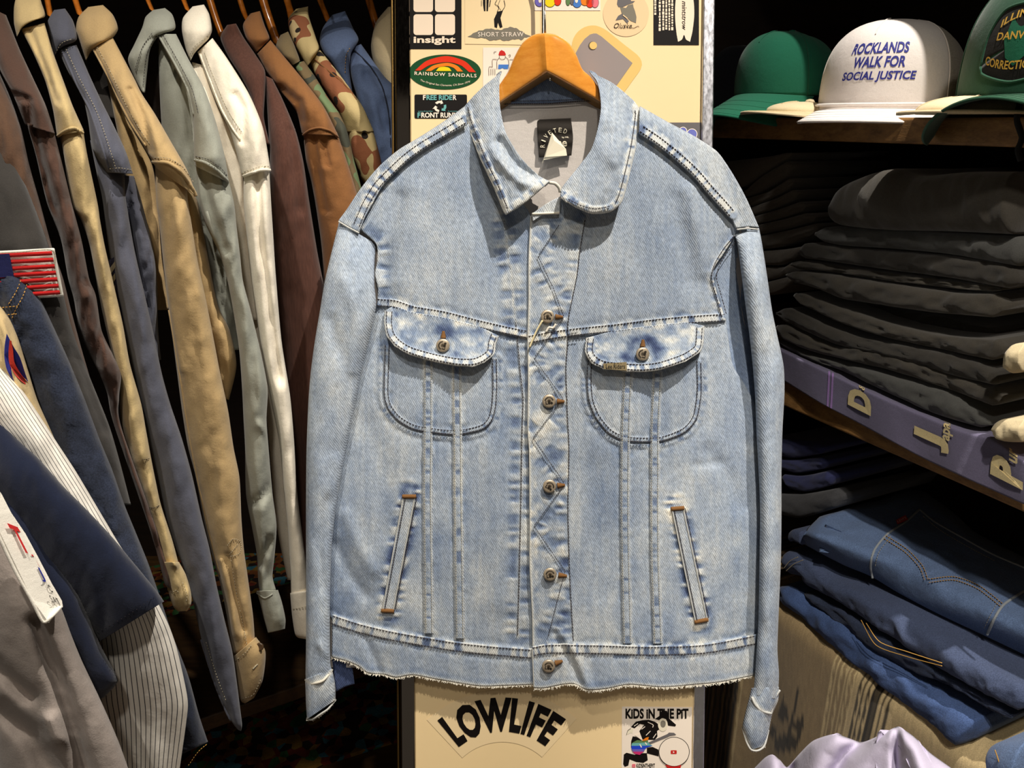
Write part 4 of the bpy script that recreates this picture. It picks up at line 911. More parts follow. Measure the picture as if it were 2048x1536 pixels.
def ridge(name, path, g, r, mat, parent, n=40, lift=0.0):
    P = resample(path, n); Y = near(g)(P[:, 0], P[:, 1]); Y = np.convolve(np.pad(Y, 2, 'edge'), np.ones(5) / 5, 'valid')
    return wire(name, PY(P[:, 0], P[:, 1], Y - lift), r, mat if not isinstance(mat, str) else M[mat], parent, 6)
def gst(path, g, parent, mat='thread_beige', pitch=6, ln=4, wd=1.1):
    return stitch(path, 0.0006, parent, mat, pitch, ln, wd, base=lambda x, y: -near(g)(x, y), mapf=lambda x, y, D: PY(x, y, -D))
def patchf(g, k): nf = near(g); return lambda x, y: PY(x, y, nf(x, y) - k)
def at_y(stt, Y, th=None): return [(a, b, c, d, Y + (e if e is not None else 0), f) for a, b, c, d, e, f in stt]

G = 'shirts packed on the clothes rail'
def shirt(name, label, Y, px, py):
    return thing(name, label, 'shirt', PY(px, py, Y), G)
mc = {}
for k, c, kw in (('charcoal', (56, 53, 50), {}), ('brown', (92, 68, 52), {}), ('cocoa', (82, 60, 50), {}), ('tan', (200, 176, 126), {}), ('slate', (86, 88, 100), dict(var=.25)), ('khaki', (186, 158, 112), dict(var=.14)), ('sage', (152, 154, 142), {}), ('white', (242, 232, 212), dict(var=.05)),
                 ('maroon', (88, 58, 48), dict(stretch=(1, 1, .12), gscale=500, grain=.4)), ('rust', (144, 98, 58), {}), ('cream', (226, 206, 164), dict(var=.05)), ('navy', (25, 31, 50), dict(var=.12)), ('taupe', (154, 143, 135), dict(var=.08)), ('lightdenim', (104, 122, 158), dict(var=.4, grain=.5)),
                 ('indigo', (42, 48, 64), dict(var=.3, grain=.9, gscale=700)), ('khaki_drill', (196, 172, 126), {})):
    mc[k] = cloth(k + '_shirt_cotton', lin(*c), **kw)
def camo(name, stops, scale, dots=False):
    m, nt, b = newmat(name); v = ocoord(nt)
    c = ramp(nt, noise(nt, scale, 2, 0.45, v), stops, 'CONSTANT')
    if dots:
        vo = N(nt, 'ShaderNodeTexVoronoi'); vo.inputs['Scale'].default_value = 34; nt.links.new(v, vo.inputs['Vector'])
        mx = N(nt, 'ShaderNodeMix', data_type='RGBA'); nt.links.new(mathn(nt, 'LESS_THAN', vo.outputs['Distance'], 0.2), mx.inputs[0]); nt.links.new(c, mx.inputs[6]); mx.inputs[7].default_value = (*lin(40, 32, 26), 1)
        c = mx.outputs[2]
    nt.links.new(c, b.inputs['Base Color']); b.inputs['Roughness'].default_value = 0.95
    bumpn(nt, b, noise(nt, 600, 2, 0.6, v), 0.3, 0.001); return m
mc['woodland'] = camo('woodland_camouflage', [(0, lin(70, 72, 60)), (0.42, lin(116, 98, 68)), (0.5, lin(112, 132, 92)), (0.58, lin(122, 84, 58)), (0.66, lin(96, 92, 68))], 17)
mc['desert'] = camo('desert_camouflage', [(0, lin(206, 184, 130)), (0.5, lin(150, 92, 60)), (0.58, lin(210, 186, 136)), (0.7, lin(182, 160, 110))], 13, True)

def collar(st, mat, par, seed, **kw): return gtube('collar', st, mat, par, n=46, m=34, wr=0.003, seed=seed, pw=0.6, **kw)

# cream garment furthest along
s = shirt('cream_shirt', 'cream shirt showing beside the chrome board edge, farthest along the rail', 1.27, 775, 200)
collar([(776, 14, 806, 10, 1.360, .02), (752, 45, 812, 45, 1.360, .04), (742, 90, 812, 90, 1.340, .04), (748, 130, 812, 130, 1.330, .04), (770, 190, 815, 190, 1.330, .04)], mc['cream'], s, 201)
gtube('sleeve', [(765, 170, 815, 165, 1.340, .03), (780, 260, 825, 260, 1.330, .03), (785, 360, 835, 360, 1.330, .03), (785, 700, 840, 700, 1.330, .03)], mc['cream'], s, n=50, seed=202)
# light denim shirt
s = shirt('denim_shirt', 'washed blue denim shirt on the rail beside the board', 1.20, 760, 350)
o, g = collar([(664, 30, 690, 22, 1.360, .012), (646, 55, 706, 56, 1.340, .030), (639, 82, 717, 80, 1.310, .034), (648, 108, 702, 108, 1.290, .030), (668, 135, 699, 140, 1.280, .022), (700, 190, 706, 192, 1.260, .010)], mc['lightdenim'], s, 211)
gst([(700, 96), (692, 112), (690, 150)], g, o, 'thread_gold')
o, g = gtube('sleeve', [(698, 98, 722, 88, 1.320, .02), (702, 150, 768, 152, 1.280, .03), (714, 195, 800, 186, 1.260, .032), (732, 250, 806, 250, 1.250, .032), (748, 300, 810, 300, 1.240, .032), (756, 380, 815, 380, 1.240, .03), (760, 600, 815, 600, 1.240, .03), (770, 900, 815, 900, 1.240, .03)], mc['lightdenim'], s, seed=212, wr=.008, folds=[([(735, 150), (760, 200), (775, 260)], 9, -.012)])
ridge('shoulder_seam', [(706, 98), (740, 132), (765, 175), (778, 230), (782, 300)], g, .0012, mc['indigo'], o)
# desert camouflage
s = shirt('camouflage_shirt', 'sandy desert camouflage shirt with brown patches on the rail', 1.13, 740, 400)
collar([(592, 18, 616, 13, 1.290, .012), (576, 40, 618, 34, 1.270, .028), (584, 78, 632, 76, 1.240, .028), (604, 116, 638, 98, 1.220, .024), (614, 134, 624, 120, 1.210, .012)], mc['desert'], s, 221)
o, g = gtube('shoulder', [(618, 118, 640, 100, 1.230, .014), (632, 152, 674, 142, 1.210, .024), (656, 190, 706, 185, 1.190, .028), (678, 226, 728, 218, 1.180, .030), (692, 264, 748, 264, 1.170, .030)], mc['desert'], s, seed=222, n=60)
ridge('shoulder_seam', [(628, 118), (655, 140), (690, 170), (712, 200)], g, .0012, mc['rust'], o)
gtube('sleeve', [(694, 258, 745, 256, 1.178, .028), (705, 310, 760, 312, 1.170, .03), (720, 350, 770, 360, 1.170, .03), (735, 410, 785, 420, 1.170, .03), (740, 700, 800, 700, 1.170, .03)], mc['desert'], s, seed=223)
# woodland camouflage
s = shirt('camouflage_shirt', 'green and brown woodland camouflage shirt behind the rust brown shirt', 1.09, 700, 400)
collar([(561, 70, 576, 63, 1.230, .010), (552, 92, 586, 84, 1.210, .024), (566, 112, 597, 112, 1.190, .022), (584, 132, 600, 122, 1.180, .012)], cloth('faded_olive_collar', lin(124, 108, 78)), s, 231)
gtube('sleeve', [(586, 128, 608, 122, 1.190, .014), (600, 152, 632, 156, 1.170, .022), (624, 188, 654, 192, 1.150, .026), (648, 222, 678, 226, 1.140, .028), (666, 262, 694, 262, 1.130, .028), (680, 310, 708, 320, 1.130, .028), (700, 380, 726, 390, 1.130, .028), (715, 500, 745, 500, 1.130, .028), (715, 900, 745, 900, 1.130, .028)], mc['woodland'], s, seed=232)
# rust brown
s = shirt('brown_shirt', 'rust brown cotton shirt between the maroon and camouflage shirts', 1.05, 660, 560)
collar([(500, 27, 520, 22, 1.220, .014), (486, 50, 529, 50, 1.200, .028), (493, 78, 539, 76, 1.180, .028), (512, 106, 530, 88, 1.170, .014)], mc['rust'], s, 241)
o, g = gtube('shoulder', [(514, 108, 541, 80, 1.170, .016), (534, 146, 574, 120, 1.150, .024), (562, 184, 612, 166, 1.130, .030), (592, 222, 648, 214, 1.110, .034), (604, 268, 677, 272, 1.100, .036)], mc['rust'], s, seed=242, n=70, folds=[([(560, 178), (595, 205), (602, 240)], 10, -.014)])
o2, g2 = gtube('sleeve', [(606, 262, 674, 264, 1.110, .032), (612, 320, 694, 322, 1.105, .034), (624, 370, 712, 380, 1.105, .034), (635, 434, 730, 450, 1.105, .034), (645, 520, 740, 540, 1.105, .034), (650, 700, 740, 700, 1.105, .034), (655, 950, 740, 950, 1.105, .034)], mc['rust'], s, seed=243, folds=[([(628, 275), (634, 340), (648, 420)], 7, -.01), ([(648, 280), (655, 330)], 6, -.008)])
ridge('armhole_seam', [(606, 270), (620, 260), (640, 256), (660, 262), (676, 274)], g, .0016, mc['rust'], o, lift=.001)
# maroon textured
s = shirt('maroon_shirt', 'dark maroon ribbed shirt next to the white shirt', 1.00, 600, 700)
collar([(454, 50, 472, 47, 1.150, .012), (441, 75, 488, 76, 1.160, .026), (455, 112, 510, 108, 1.140, .028), (480, 152, 530, 142, 1.110, .028), (500, 192, 530, 186, 1.090, .022), (512, 232, 528, 236, 1.070, .016), (525, 286, 540, 290, 1.060, .010)], mc['maroon'], s, 251)
gtube('sleeve', [(528, 150, 545, 158, 1.120, .012), (533, 200, 568, 205, 1.100, .022), (537, 260, 592, 264, 1.080, .030), (540, 330, 607, 325, 1.070, .034), (541, 400, 618, 400, 1.065, .034), (546, 500, 634, 500, 1.065, .034), (552, 600, 652, 600, 1.065, .034), (565, 750, 665, 750, 1.065, .034), (580, 900, 665, 900, 1.060, .034), (595, 1100, 660, 1100, 1.060, .03), (605, 1250, 655, 1250, 1.060, .02)], mc['maroon'], s, seed=252, folds=[([(580, 260), (590, 330), (600, 420)], 8, -.008)])
# white
s = shirt('white_shirt', 'cream white overshirt with stitched seams between the sage and maroon shirts', 0.95, 590, 1280)
o, g = collar([(385, 13, 408, 9, 1.09, .014), (366, 36, 419, 30, 1.07, .030), (364, 62, 424, 60, 1.05, .032), (372, 100, 416, 79, 1.04, .024), (381, 122, 390, 104, 1.03, .010)], mc['white'], s, 261)
gst([(377, 114), (392, 90), (420, 72)], g, o)
o, g = gtube('shoulder', [(395, 104, 425, 76, 1.04, .016), (412, 152, 455, 118, 1.02, .024), (436, 212, 498, 188, .99, .030), (462, 268, 526, 256, .965, .034), (484, 350, 541, 338, .95, .034)], mc['white'], s, seed=262, n=70, folds=[([(470, 190), (486, 215), (484, 280)], 9, -.010)])
ridge('shoulder_seam', [(400, 108), (424, 170), (446, 224), (480, 280)], g, .0014, mc['white'], o, lift=.001); gst([(408, 104), (432, 168), (456, 222), (486, 268)], g, o)
o2, g2 = gtube('sleeve', [(488, 338, 538, 330, .965, .026), (487, 400, 542, 400, .955, .030), (494, 480, 547, 480, .952, .030), (502, 556, 552, 556, .95, .030), (520, 681, 563, 681, .95, .028), (540, 790, 580, 790, .95, .027), (558, 880, 588, 880, .95, .026), (568, 987, 594, 980, .95, .025), (576, 1060, 603, 1056, .95, .024), (580, 1130, 614, 1140, .95, .024), (582, 1190, 618, 1190, .95, .022)], mc['white'], s, seed=263, folds=[([(515, 345), (520, 470), (540, 620), (560, 760)], 8, -.010)])
ridge('armhole_seam', [(487, 352), (505, 345), (522, 340), (540, 340)], g, .0018, mc['white'], o, lift=.001); gst([(488, 344), (522, 333), (539, 333)], g, o)
o3, g3 = gtube('cuff', [(580, 1186, 622, 1180, .95, .026), (584, 1230, 628, 1225, .95, .026), (590, 1268, 634, 1270, .95, .024), (597, 1276, 636, 1282, .95, .02)], mc['white'], s, seed=264, n=30, wr=.002)
gst([(585, 1218), (600, 1216), (618, 1212)], g3, o3)
gtube('front_body', [(384, 124, 404, 130, 1.04, .010), (392, 200, 436, 215, 1.01, .02), (410, 300, 478, 300, 1.0, .022), (440, 400, 490, 400, .99, .02), (470, 520, 505, 520, .985, .016), (500, 640, 522, 640, .98, .012)], mc['white'], s, seed=266, n=60, wr=.008)
gtube('body', [(490, 380, 520, 380, 1.02, .02), (500, 600, 545, 600, 1.0, .02), (530, 800, 572, 800, .99, .02), (552, 1040, 588, 1040, .99, .02), (575, 1160, 595, 1160, .99, .015)], mc['white'], s, seed=265, n=60)
# sage
s = shirt('sage_shirt', 'grey green work shirt with open collar left of the white shirt', 0.91, 550, 1265)
o, g = collar([(306, 20, 330, 16, 1.05, .012), (291, 34, 345, 30, 1.03, .026), (284, 56, 350, 58, 1.01, .028), (268, 90, 318, 72, 1.00, .022), (256, 118, 300, 100, .985, .018), (266, 150, 294, 145, .98, .012), (284, 184, 290, 186, .97, .006)], mc['sage'], s, 271)
gst([(286, 172), (294, 110), (312, 74), (346, 62)], g, o, 'thread_dark'); gst([(270, 140), (284, 96), (304, 66)], g, o, 'thread_dark')
gtube('collar_shade_sheet', [(288, 100, 318, 76, 1.04, .006), (286, 170, 330, 150, 1.02, .006), (290, 240, 345, 240, 1.01, .006)], 'dark_wall', s, seed=272, n=30)  # dark sheet added as the shade inside the open collar
o, g = gtube('shoulder', [(314, 68, 352, 68, 1.00, .016), (342, 124, 378, 120, .97, .024), (372, 178, 408, 176, .945, .028), (386, 228, 430, 238, .925, .032), (388, 310, 450, 314, .91, .034), (390, 332, 458, 366, .905, .034)], mc['sage'], s, seed=273, n=80)
ridge('shoulder_seam', [(318, 72), (350, 128), (376, 180), (388, 230)], g, .0014, mc['sage'], o, lift=.001); gst([(326, 70), (358, 126), (384, 178), (396, 226)], g, o, 'thread_dark')
o2, g2 = gtube('sleeve', [(391, 325, 455, 350, .925, .026), (398, 400, 468, 405, .913, .030), (412, 450, 474, 460, .91, .030), (440, 509, 480, 509, .91, .029), (455, 562, 486, 562, .91, .028), (466, 619, 501, 619, .91, .028), (478, 697, 520, 697, .91, .028), (484, 775, 535, 775, .91, .028), (487, 837, 533, 837, .91, .027), (490, 894, 537, 894, .91, .026), (492, 987, 545, 987, .91, .026), (504, 1055, 553, 1050, .91, .026), (514, 1112, 549, 1112, .91, .022), (516, 1156, 545, 1152, .91, .018), (520, 1190, 552, 1180, .91, .018)], mc['sage'], s, seed=274, wr=.007,
                folds=[([(545, 965), (520, 1000), (494, 1008)], 8, -.012), ([(540, 1080), (520, 1130)], 7, -.010), ([(520, 850), (535, 866)], 8, .007), ([(400, 340), (415, 400), (450, 500)], 9, -.012)])
ridge('armhole_seam', [(390, 320), (412, 326), (436, 342), (455, 362)], g, .0018, mc['sage'], o, lift=.001); gst([(391, 313), (415, 319), (440, 335), (455, 352)], g, o, 'thread_dark')
o3, g3 = gtube('cuff', [(513, 1182, 556, 1180, .905, .024), (520, 1205, 564, 1205, .905, .025), (528, 1238, 571, 1238, .905, .025), (536, 1266, 570, 1258, .905, .020)], mc['sage'], s, seed=275, n=40, wr=.003)
ridge('cuff_seam', [(514, 1186), (530, 1196), (545, 1188)], g3, .0012, mc['sage'], o3)
gtube('body', [(318, 84, 338, 92, 1.02, .012), (318, 150, 372, 165, 1.0, .024), (330, 300, 400, 300, .985, .03), (385, 420, 440, 420, .98, .03), (410, 520, 460, 520, .98, .03), (425, 620, 472, 620, .98, .025), (440, 700, 480, 700, .98, .02)], mc['sage'], s, seed=276, n=70, wr=.012)
# khaki
s = shirt('khaki_shirt', 'large khaki cotton shirt with a wide sleeve and button cuff', 0.86, 500, 1400)
o, g = collar([(176, 14, 206, 10, 1.01, .016), (157, 34, 226, 30, .99, .034), (152, 60, 236, 58, .975, .038), (162, 92, 222, 78, .96, .032), (172, 122, 186, 94, .95, .012)], mc['khaki'], s, 281)
gtube('shade_sheet', [(170, 100, 200, 90, .985, .004), (178, 160, 225, 160, .97, .004), (200, 230, 245, 240, .95, .004)], mc['charcoal'], s, seed=282, n=24)  # charcoal sheet standing in for the shade below the collar
o, g = gtube('shoulder', [(183, 96, 226, 76, .95, .018), (214, 150, 268, 156, .915, .028), (230, 182, 284, 188, .90, .032), (252, 236, 310, 228, .885, .036), (282, 285, 340, 280, .87, .038), (304, 322, 374, 340, .86, .038), (312, 336, 394, 394, .855, .034)], mc['khaki'], s, seed=283, n=90, folds=[([(262, 180), (285, 230), (300, 300)], 8, -.010)])
ridge('shoulder_seam', [(188, 100), (218, 156), (238, 200), (262, 246), (292, 292)], g, .0014, mc['khaki'], o, lift=.001); gst([(194, 94), (224, 150), (242, 190), (268, 240), (300, 290)], g, o)
o2, g2 = gtube('sleeve', [(310, 330, 372, 345, .872, .028), (313, 406, 376, 402, .862, .032), (318, 440, 382, 440, .86, .034), (326, 520, 395, 520, .86, .035), (334, 590, 410, 590, .86, .036), (343, 660, 424, 660, .86, .036), (354, 744, 440, 744, .86, .036), (364, 820, 456, 820, .86, .036), (376, 894, 467, 894, .86, .036), (392, 956, 479, 956, .86, .036), (409, 1050, 483, 1040, .86, .034), (424, 1112, 488, 1100, .86, .032), (440, 1165, 495, 1150, .86, .031), (455, 1240, 506, 1230, .86, .029), (466, 1310, 510, 1285, .86, .027)], mc['khaki'], s, seed=284, n=150, wr=.006,
                folds=[([(330, 545), (344, 640), (362, 740)], 6, .007), ([(440, 1120), (455, 1180), (470, 1270)], 6, .008), ([(456, 1110), (470, 1190), (488, 1260)], 5, -.008)])
ridge('armhole_seam', [(306, 324), (336, 326), (360, 342), (384, 376), (392, 392)], g, .002, mc['khaki'], o, lift=.001); gst([(308, 315), (338, 317), (366, 334), (388, 366)], g, o)
ridge('sleeve_seam', [(338, 620), (358, 740), (380, 880), (410, 1030), (440, 1150)], g2, .0012, mc['khaki'], o2, lift=.0005)
gst([(454, 1092), (466, 1078), (481, 1084), (480, 1106), (458, 1112), (478, 1086)], g2, o2, pitch=4, ln=3); gst([(462, 1120), (472, 1180), (484, 1240), (494, 1290)], g2, o2)
o3, g3 = gtube('cuff', [(466, 1314, 512, 1274, .855, .030), (470, 1345, 530, 1300, .855, .031), (474, 1380, 530, 1330, .855, .030), (482, 1402, 524, 1365, .855, .026), (490, 1407, 508, 1396, .855, .018)], mc['khaki'], s, seed=285, n=44, wr=.003)
gst([(470, 1322), (490, 1306), (506, 1286)], g3, o3); gst([(484, 1398), (508, 1388), (524, 1352)], g3, o3)
ridge('buttonhole', [(506, 1338), (515, 1328)], g3, .0012, 'thread_beige', o3, 10); cb = PY(520, 1293, near(g3)(A([520]), A([1293]))[0] - .002)
aa = np.linspace(0, 2 * np.pi, 14, endpoint=False); grid('button', np.array([[cb + r * (math.cos(q) * XV + math.sin(q) * UPV) - FWV * h for q in aa] for r, h in ((.0005, .0022), (.003, .0025), (.0052, .003), (.0055, .001))]), plain('horn_button', lin(70, 52, 34), 0.3), o3, wv=True, cap=True)
gtube('front_body', [(212, 150, 236, 168, .955, .012), (226, 220, 258, 245, .945, .02), (246, 320, 304, 330, .93, .022), (264, 420, 316, 420, .92, .022), (285, 520, 326, 520, .915, .02), (305, 620, 338, 620, .91, .016)], mc['khaki'], s, seed=287, n=60, wr=.008)
gtube('body', [(330, 345, 380, 380, .925, .02), (340, 420, 396, 405, .92, .026), (370, 520, 417, 520, .92, .026), (390, 600, 436, 610, .92, .026), (405, 660, 460, 662, .92, .028), (420, 720, 473, 730, .92, .026), (430, 790, 458, 800, .92, .018)], mc['khaki'], s, seed=286, n=80, wr=.006)
# slate
s = shirt('slate_shirt', 'slate blue chambray shirt left of the large khaki shirt', 0.82, 470, 1450)
o, g = collar([(108, 20, 130, 17, .97, .014), (95, 44, 147, 44, .95, .028), (97, 76, 153, 80, .93, .028), (106, 118, 120, 94, .92, .012)], mc['slate'], s, 291)
gst([(110, 108), (124, 86), (150, 76)], g, o)
o, g = gtube('shoulder', [(115, 98, 153, 90, .925, .016), (138, 148, 177, 146, .90, .024), (164, 190, 202, 200, .875, .028), (176, 240, 228, 252, .85, .032), (186, 300, 252, 304, .83, .034), (214, 345, 266, 348, .82, .032)], mc['slate'], s, seed=292, n=80)
ridge('shoulder_seam', [(124, 100), (150, 160), (180, 220), (200, 280), (218, 340)], g, .0014, mc['slate'], o, lift=.001); gst([(132, 98), (160, 158), (192, 220), (214, 280), (232, 338)], g, o); gst([(218, 338), (240, 336), (264, 340)], g, o)
o2, g2 = gtube('sleeve', [(180, 280, 250, 345, .85, .02), (196, 359, 250, 365, .835, .026), (205, 400, 252, 400, .83, .030), (217, 494, 268, 494, .825, .031), (232, 587, 289, 587, .82, .032), (248, 666, 307, 666, .82, .033), (266, 744, 323, 744, .82, .034), (281, 806, 340, 806, .82, .034), (300, 894, 364, 878, .82, .034), (316, 956, 384, 950, .82, .034), (332, 1034, 403, 1034, .82, .034), (352, 1097, 419, 1097, .82, .033), (376, 1160, 432, 1165, .82, .032), (394, 1240, 448, 1235, .82, .031), (406, 1290, 464, 1300, .82, .028), (424, 1350, 473, 1360, .82, .025), (446, 1405, 480, 1415, .82, .020), (464, 1444, 484, 1448, .82, .014), (476, 1460, 482, 1462, .82, .006)], mc['slate'], s, seed=293, n=170, wr=.005)
ridge('cuff_edge', [(404, 1280), (424, 1346), (444, 1400), (462, 1440)], g2, .0022, mc['slate'], o2, lift=-.001); gst([(412, 1284), (432, 1348), (452, 1402)], g2, o2)
gtube('body', [(216, 350, 268, 352, .86, .02), (238, 406, 284, 406, .858, .026), (256, 460, 302, 478, .855, .028), (270, 541, 313, 541, .855, .028), (280, 650, 316, 650, .855, .026), (292, 720, 322, 720, .855, .02)], mc['slate'], s, seed=294, n=70, wr=.01)
o, g = o2, g2
pt_ = [(206, 556), (218, 520), (232, 512), (246, 540), (250, 590), (248, 640), (240, 654), (222, 640), (208, 620)]
gp = patchf(g2, 0.0)
pb = mk('sleeve_patch', np.vstack([PY(A(pt_)[:, 0], A(pt_)[:, 1], .80), PY(A(pt_)[:, 0], A(pt_)[:, 1], .803)]), [list(range(9)), list(range(17, 8, -1))] + [(i, i + 9, (i + 1) % 9 + 9, (i + 1) % 9) for i in range(9)], M['patchblue'], s, smooth=False)
pb.data.materials[0] = plain('navy_chevron_patch', lin(30, 30, 52), 0.9); pb['label'] = 'navy chevron patch'
for y in (548, 572, 596): poly('chevron', [(211, y), (230, y - 26), (231, y - 14), (214, y + 12)], lambda x, y_: PY(x, y_, .7985), M['grey'], pb)
# tan
s = shirt('tan_shirt', 'pale tan shirt with narrow sleeve and rolled strap behind the brown shirts', 0.78, 360, 1225)
collar([(34, -14, 76, -16, .94, .014), (28, 14, 84, 8, .92, .030), (28, 46, 89, 34, .90, .030), (34, 74, 50, 40, .885, .012)], mc['tan'], s, 301)
o, g = gtube('shoulder', [(42, 58, 89, 46, .89, .016), (66, 106, 106, 104, .86, .026), (91, 164, 130, 170, .83, .030), (106, 220, 146, 213, .80, .032), (114, 272, 168, 262, .785, .030)], mc['tan'], s, seed=302, n=70, folds=[([(60, 62), (88, 130), (112, 200)], 7, -.008)])
o2, g2 = gtube('sleeve', [(117, 264, 166, 258, .795, .024), (128, 312, 175, 312, .787, .028), (141, 406, 195, 406, .785, .030), (162, 440, 200, 440, .782, .030), (180, 494, 210, 494, .78, .030), (196, 580, 230, 580, .78, .030), (208, 640, 246, 650, .78, .030), (228, 728, 260, 728, .78, .030), (239, 806, 282, 806, .78, .030), (246, 860, 292, 860, .78, .030), (266, 925, 302, 915, .78, .029), (282, 972, 312, 965, .78, .027), (297, 1019, 322, 1010, .78, .026), (312, 1081, 344, 1078, .78, .025), (322, 1128, 357, 1126, .78, .025)], mc['tan'], s, seed=303, n=150)
ridge('armhole_seam', [(116, 272), (130, 262), (148, 256), (166, 266)], g, .0016, mc['tan'], o, lift=.001); gst([(284, 920), (302, 917)], g2, o2, 'thread_dark', 4, 3); gst([(293, 1014), (308, 1016), (320, 1010)], g2, o2, 'thread_dark', 4, 3)
o3, g3 = gtube('cuff', [(321, 1124, 358, 1124, .775, .026), (328, 1150, 372, 1150, .775, .027), (337, 1184, 382, 1185, .775, .027), (346, 1212, 382, 1208, .775, .024), (356, 1223, 374, 1222, .775, .016)], mc['tan'], s, seed=304, n=44, wr=.008, folds=[([(332, 1090), (350, 1130)], 6, .008)])
gst([(345, 1185), (352, 1180), (358, 1186)], g3, o3); gst([(365, 1165), (374, 1190), (372, 1205)], g3, o3)
# browns
s = shirt('brown_shirt', 'dark cocoa brown shirt with folded sleeve left of the tan shirt', 0.75, 230, 800)
gtube('shoulder', [(-30, 10, 12, 30, .88, .02), (-20, 80, 40, 100, .84, .03), (0, 140, 66, 156, .81, .034), (26, 190, 92, 212, .78, .036), (50, 250, 110, 268, .765, .036)], mc['cocoa'], s, seed=311, n=60, folds=[([(30, 190), (58, 200), (60, 260)], 9, -.012)])
gtube('sleeve', [(52, 245, 108, 262, .775, .03), (72, 312, 124, 326, .765, .033), (94, 406, 143, 404, .76, .034), (122, 480, 163, 480, .755, .034), (136, 556, 178, 556, .755, .034), (148, 600, 192, 592, .755, .036), (158, 660, 203, 660, .755, .035), (180, 710, 226, 710, .755, .035), (200, 750, 242, 750, .755, .033), (215, 790, 238, 796, .755, .022), (228, 850, 242, 852, .755, .012), (300, 1060, 312, 1056, .755, .010), (330, 1170, 344, 1180, .755, .008)], mc['cocoa'], s, seed=312, n=130, wr=.012, folds=[([(70, 260), (80, 320), (110, 420)], 7, -.014), ([(170, 560), (196, 600)], 7, -.008)])
s = shirt('brown_shirt', 'brown wool shirt along the edge of the flag patch sleeve', 0.72, 150, 700)
gtube('sleeve', [(-60, 100, -6, 135, .84, .02), (-50, 170, 20, 194, .79, .03), (-30, 240, 42, 256, .76, .034), (-20, 320, 58, 328, .745, .034), (0, 406, 80, 406, .735, .034), (50, 494, 104, 494, .73, .034), (80, 556, 126, 556, .725, .034), (100, 619, 142, 619, .725, .033), (120, 697, 163, 697, .725, .030), (150, 790, 190, 790, .725, .028), (190, 900, 222, 900, .725, .025)], mc['brown'], s, seed=321, n=100, wr=.007)
# charcoal with flag
s = shirt('charcoal_jacket', 'charcoal work jacket with a flag patch on the sleeve', 0.69, 230, 1010); s['category'] = 'jacket'
o, g = gtube('sleeve', [(-80, 200, -10, 240, .78, .02), (-70, 312, 26, 314, .74, .03), (-60, 375, 54, 375, .72, .034), (-40, 484, 95, 484, .70, .036), (-20, 587, 126, 587, .695, .036), (0, 650, 142, 650, .695, .036), (30, 712, 163, 712, .695, .036), (80, 775, 188, 775, .695, .035), (120, 853, 219, 853, .695, .034), (150, 925, 240, 925, .695, .033), (180, 1010, 262, 1010, .695, .030)], mc['charcoal'], s, seed=331, n=110, wr=.005, folds=[([(150, 700), (180, 780), (210, 860)], 9, -.008)])
Q = A([(-34, 504), (109, 497), (128, 593), (-14, 603)])
def flagf(k):
    def f(u, v):
        u, v = A(u), A(v); x = (1 - u) * (1 - v) * Q[0, 0] + u * (1 - v) * Q[1, 0] + u * v * Q[2, 0] + (1 - u) * v * Q[3, 0]; y = (1 - u) * (1 - v) * Q[0, 1] + u * (1 - v) * Q[1, 1] + u * v * Q[2, 1] + (1 - u) * v * Q[3, 1]
        Yb = .650 + .016 * np.clip((x - 40) / 80, 0, 1.2) ** 2; return PY(x, y, Yb - k)
    return f
uu, vv = np.meshgrid(np.linspace(0, 1, 24), np.linspace(0, 1, 20)); mw = cloth('embroidered_white', lin(250, 244, 230), .02, .15, 1500); mr = cloth('embroidered_red', lin(196, 34, 34), .06, .3, 1500); mb = cloth('embroidered_blue', lin(34, 38, 92), .06, .3, 1500)
fl = grid('flag_patch', flagf(0)(uu, vv), mw, s, solid=.002); fl['label'] = 'red and white striped flag patch'
for i in range(0, 13, 2):
    u2, v2 = np.meshgrid(np.linspace(.05, .955, 24), np.linspace(.06 + .88 * i / 13 - .010, .06 + .88 * (i + 1) / 13 + .010, 4))
    z = flagf(.0036)(u2, v2) ; z[1:3] = flagf(.0044)(u2, v2)[1:3]; grid('red_stripe', z, mr, fl)
u2, v2 = np.meshgrid(np.linspace(.05, .36, 8), np.linspace(.06, .53, 8)); grid('blue_canton', flagf(.0050)(u2, v2), mb, fl)
stitch([(-20, 507), (40, 504), (105, 501), (110, 540), (122, 588)], .0012, fl, 'thread_beige', 3, 2.2, 3.4, base=lambda x, y: -(.650 + .016 * np.clip((A(x) - 40) / 80, 0, 1.2) ** 2), mapf=lambda x, y, D: PY(x, y, -D))
# dark denim jacket
s = thing('denim_jacket', 'dark indigo denim jacket with gold stitched seam on the rack', 'jacket', PY(400, 1530, .66), G)
o, g = gtube('sleeve', [(-80, 470, -6, 500, .70, .02), (-70, 530, 30, 533, .68, .028), (-60, 565, 62, 560, .672, .032), (-30, 610, 84, 602, .668, .034), (-10, 660, 110, 660, .665, .034), (20, 722, 138, 722, .66, .034), (50, 797, 169, 797, .66, .034), (80, 880, 200, 880, .66, .034), (100, 941, 225, 941, .66, .034), (125, 1012, 250, 1012, .66, .034), (150, 1066, 272, 1066, .66, .034), (180, 1128, 297, 1128, .66, .034), (210, 1200, 322, 1200, .66, .032), (240, 1280, 345, 1270, .66, .03), (270, 1360, 376, 1350, .66, .028), (300, 1440, 398, 1430, .66, .026), (340, 1520, 416, 1484, .66, .022)], mc['indigo'], s, seed=341, n=160, wr=.006)
